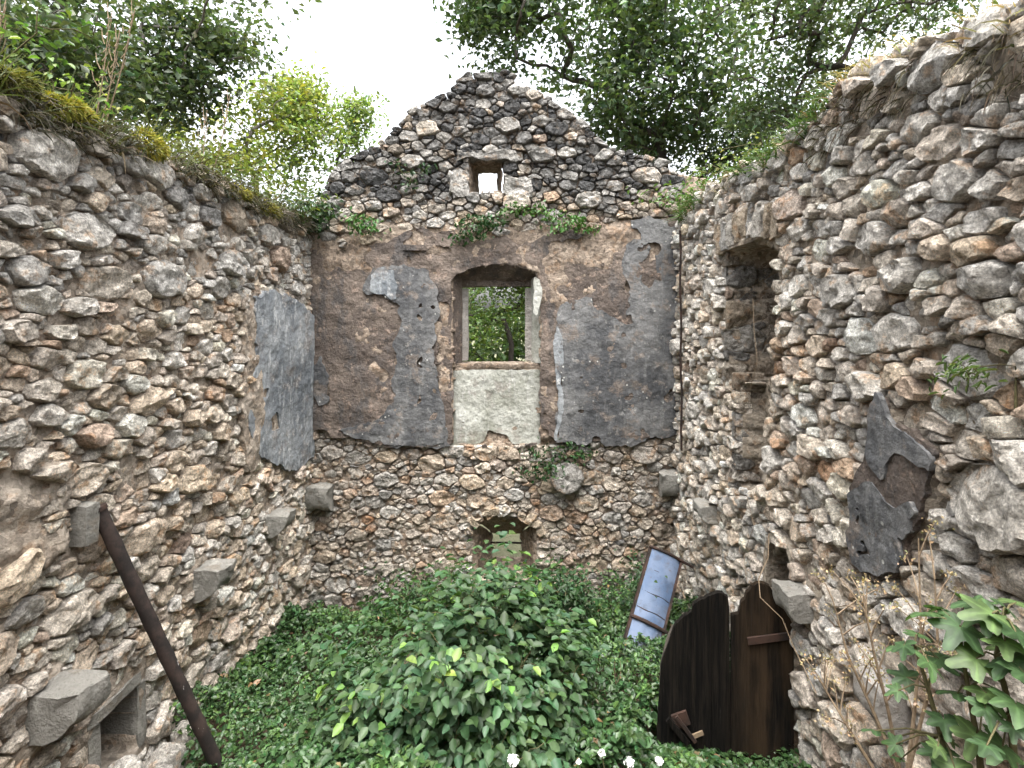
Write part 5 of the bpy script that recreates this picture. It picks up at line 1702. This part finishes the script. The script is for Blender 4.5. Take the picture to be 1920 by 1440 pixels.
for k, (pts, lab) in enumerate([
    ([(1690, 1460, 2.0), (1640, 1340, 2.05), (1590, 1230, 2.1), (1560, 1120, 2.15)], 'leftmost dry weed stalk at the lower right'),
    ([(1690, 1460, 2.0), (1665, 1330, 2.0), (1640, 1230, 2.0), (1618, 1120, 2.02)], 'second dry weed stalk from the left at the lower right'),
    ([(1700, 1460, 1.9), (1715, 1330, 1.9), (1727, 1200, 1.9), (1722, 1010, 1.92)], 'tall thick dry weed stalk before the charcoal flake'),
    ([(1700, 1460, 1.9), (1740, 1300, 1.88), (1758, 1200, 1.86), (1752, 1080, 1.86)], 'dry weed stalk among the fig leaves'),
    ([(1655, 1470, 2.1), (1600, 1380, 2.15), (1570, 1330, 2.2), (1545, 1290, 2.25)], 'low dry weed stalk leaning left at the lower right')]):
    rr = np.random.default_rng(600 + k)
    Q = [P(*p) for p in pts]
    root = empty('dry_weed', Q[0])
    mb = MB(); mb.tube([q - Q[0] for q in Q], [.0075, .006, .0045, .002], 6)
    tips = []
    for i in range(12):
        t = rr.uniform(.3, 1) * 3; j = min(int(t), 2); q = Q[j].lerp(Q[j + 1], t - j) - Q[0]
        e = q + Vector((rr.normal(0, .06), rr.normal(0, .05), rr.uniform(.05, .14)))
        mb.tube([q, (q + e) / 2 + Vector((0, 0, .01)), e], [.003, .0022, .0015], 4); tips.append(e)
    mb.build('stem', M['drystem'], root)
    tp = np.array([tuple(t) for t in tips]); n = 180
    C = tp[rr.integers(len(tp), size=n)] + rr.normal(0, .014, (n, 3))
    link('seed_head', leaves_mesh('seed_head', C, rr.normal(size=(n, 3)), rr.uniform(.008, .018, n), leaf_cols(rr, n, (.34, .27, .17)), rr, .6, False), M['leafdry'], root, False)['kind'] = 'stuff'
    tag(root, lab, 'dry weed', 'dry weeds at the lower right')
# creeper trailing down the right wall from the doorway arch
pts = [WR.uv(*p) for p in [(1475, 1000), (1480, 1045), (1492, 1085), (1502, 1120), (1515, 1160), (1530, 1210), (1548, 1250), (1570, 1300)]]
offs = [.12, .14, .24, .26, .16, .14, .13, .12]
Q = [Vector((RIGHT_X - w, -u, v)) for (u, v), w in zip(pts, offs)]
mb = MB(); mb.tube([q - Q[0] for q in Q], .003, 5)
o = mb.build('dry_creeper', M['drystem']); o.location = Q[0]
tag(o, 'dry creeper stem trailing over the pale corbel', 'creeper')
# feathery green sprig on the right wall
T = [WR.uv(x, y) for x, y in [(1870, 700), (1890, 685), (1905, 700), (1860, 715), (1900, 715), (1915, 690), (1925, 705)]]
T = [(RIGHT_X - .17, -u, v) for u, v in T]
bush('feathery light green sprig growing from the right wall', (RIGHT_X - .05, 1.86, 3.1), T, 14, .038, (.085, .13, .045), 620, .04, 'wall_sprig', 'plant', width=.18, r_base=.006, rtip=.0015)
# twigs trailing in the chase and over the doorway
for k, (pl, lab) in enumerate([([(1432, 560), (1440, 620), (1452, 680), (1440, 740)], 'thin dry root hanging in the niche'), ([(1420, 930), (1440, 985), (1425, 1040), (1436, 1090)], 'thin dry root hanging above the door')]):
    Q = [Vector((RIGHT_X - .08 - .02 * i % 2, -WR.uv(*p)[0], WR.uv(*p)[1])) for i, p in enumerate(pl)]
    mb = MB(); mb.tube([q - Q[0] for q in Q], .0018, 5); o = mb.build('dry_root', M['drystem']); o.location = Q[0]; tag(o, lab, 'root')

for k, (p0, p1, Y, lab) in enumerate([((735, 1275), (775, 1220), 3.7, 'pale dry twig sticking out left of the bush'), ((805, 1300), (790, 1225), 3.65, 'thin dry twig in front of the bush'),
                                 ((1165, 1320), (1150, 1240), 3.9, 'dry twig standing in the ivy below the blue sheet'), ((880, 1395), (905, 1330), 3.3, 'short dry twig at the bottom of the bush')]):
    a, b = P(*p0, Y), P(*p1, Y - .05)
    mb = MB(); d = b - a
    mb.tube([d * t + Vector((.012 * math.sin(t * 5 + k), 0, 0)) for t in np.linspace(-.15, 1, 7)], [.006 * (1 - .6 * t) for t in np.linspace(0, 1, 7)], 5)
    mb.tube([d * .5, d * .75 + Vector((.04, 0, 0)), d * .95 + Vector((.05, .02, 0))], [.003, .0025, .0015], 4)
    o = mb.build('dry_twig', M['drystem']); o.location = a
    tag(o, lab, 'twig')

for k, (x, y, sz, lab) in enumerate([(-2.22, 3.28, .17, 'pale fallen stone at the foot of the left wall by the pipe'), (-2.28, 2.98, .20, 'large fallen stone below the framed recess'), (-2.1, 3.08, .12, 'small fallen stone nearest the bottom left corner'),
                              (-2.3, 3.62, .14, 'fallen stone half in the ivy right of the pipe')]):
    rr = np.random.default_rng(820 + k)
    m_ = 7
    an = np.sort(rr.uniform(0, 2 * math.pi, m_)); an = np.arange(m_) * 2 * math.pi / m_ + rr.uniform(-.3, .3, m_)
    pl = np.stack([sz * .75 * np.cos(an) * rr.uniform(.8, 1.15, m_), sz * .6 * np.sin(an) * rr.uniform(.8, 1.15, m_)], 1)
    V, fc, _s = stone_geo(pl, sz, rr, sz * .7, 0, .002)
    me = mesh_np('fallen_stone', V, list(fc), stone_colour(rr, (2, 3, 1, 1, .1, .0)))
    o = link('fallen_stone', me, M['stone'], None, True, 27)
    o.location = (x, y, float(ground_z(x, y)) + .02); o.rotation_euler = (rr.uniform(-.2, .2), rr.uniform(-.2, .2), rr.uniform(0, 6))
    tag(o, lab, 'stone', 'fallen stones by the left wall')

# ------------------------------------------------------------------ white flowers at the bottom edge
for k, (px_, py_, Y, s, lab) in enumerate([(962, 1425, 2.95, .035, 'white flower head at the bottom centre'), (1128, 1412, 2.95, .022, 'small white flower left of the door, upper one'),
                                    (1180, 1428, 2.95, .030, 'white flower head at the bottom left of the door'), (1236, 1426, 2.95, .026, 'white flower by the lower left corner of the door'), (1085, 1428, 2.95, .016, 'tiny white flower at the bottom edge')]):
    rr = np.random.default_rng(700 + k)
    c = P(px_, py_, Y)
    g = Vector((c.x + .02, c.y, float(ground_z(c.x, c.y))))
    root = empty('white_flower', g)
    mb = MB(); mb.tube([Vector((0, 0, 0)), (c - g) * .5 + Vector((.015, 0, 0)), c - g], [.004, .003, .003], 5); mb.build('stem', M['stem'], root)
    n = 90
    d = unit(rr.normal(size=(n, 3))) * np.array([1, 1, .7])
    me = leaves_mesh('flower_head', np.array(c - g) + d * s * rr.uniform(.5, 1, (n, 1)), d + (0, 0, .4), rr.uniform(.5, .8, n) * s * .75, np.full((n, 3), .8), rr, .8, True)
    link('flower_head', me, M['petal'], root, False)
    tag(root, lab, 'flower', 'white flowers')
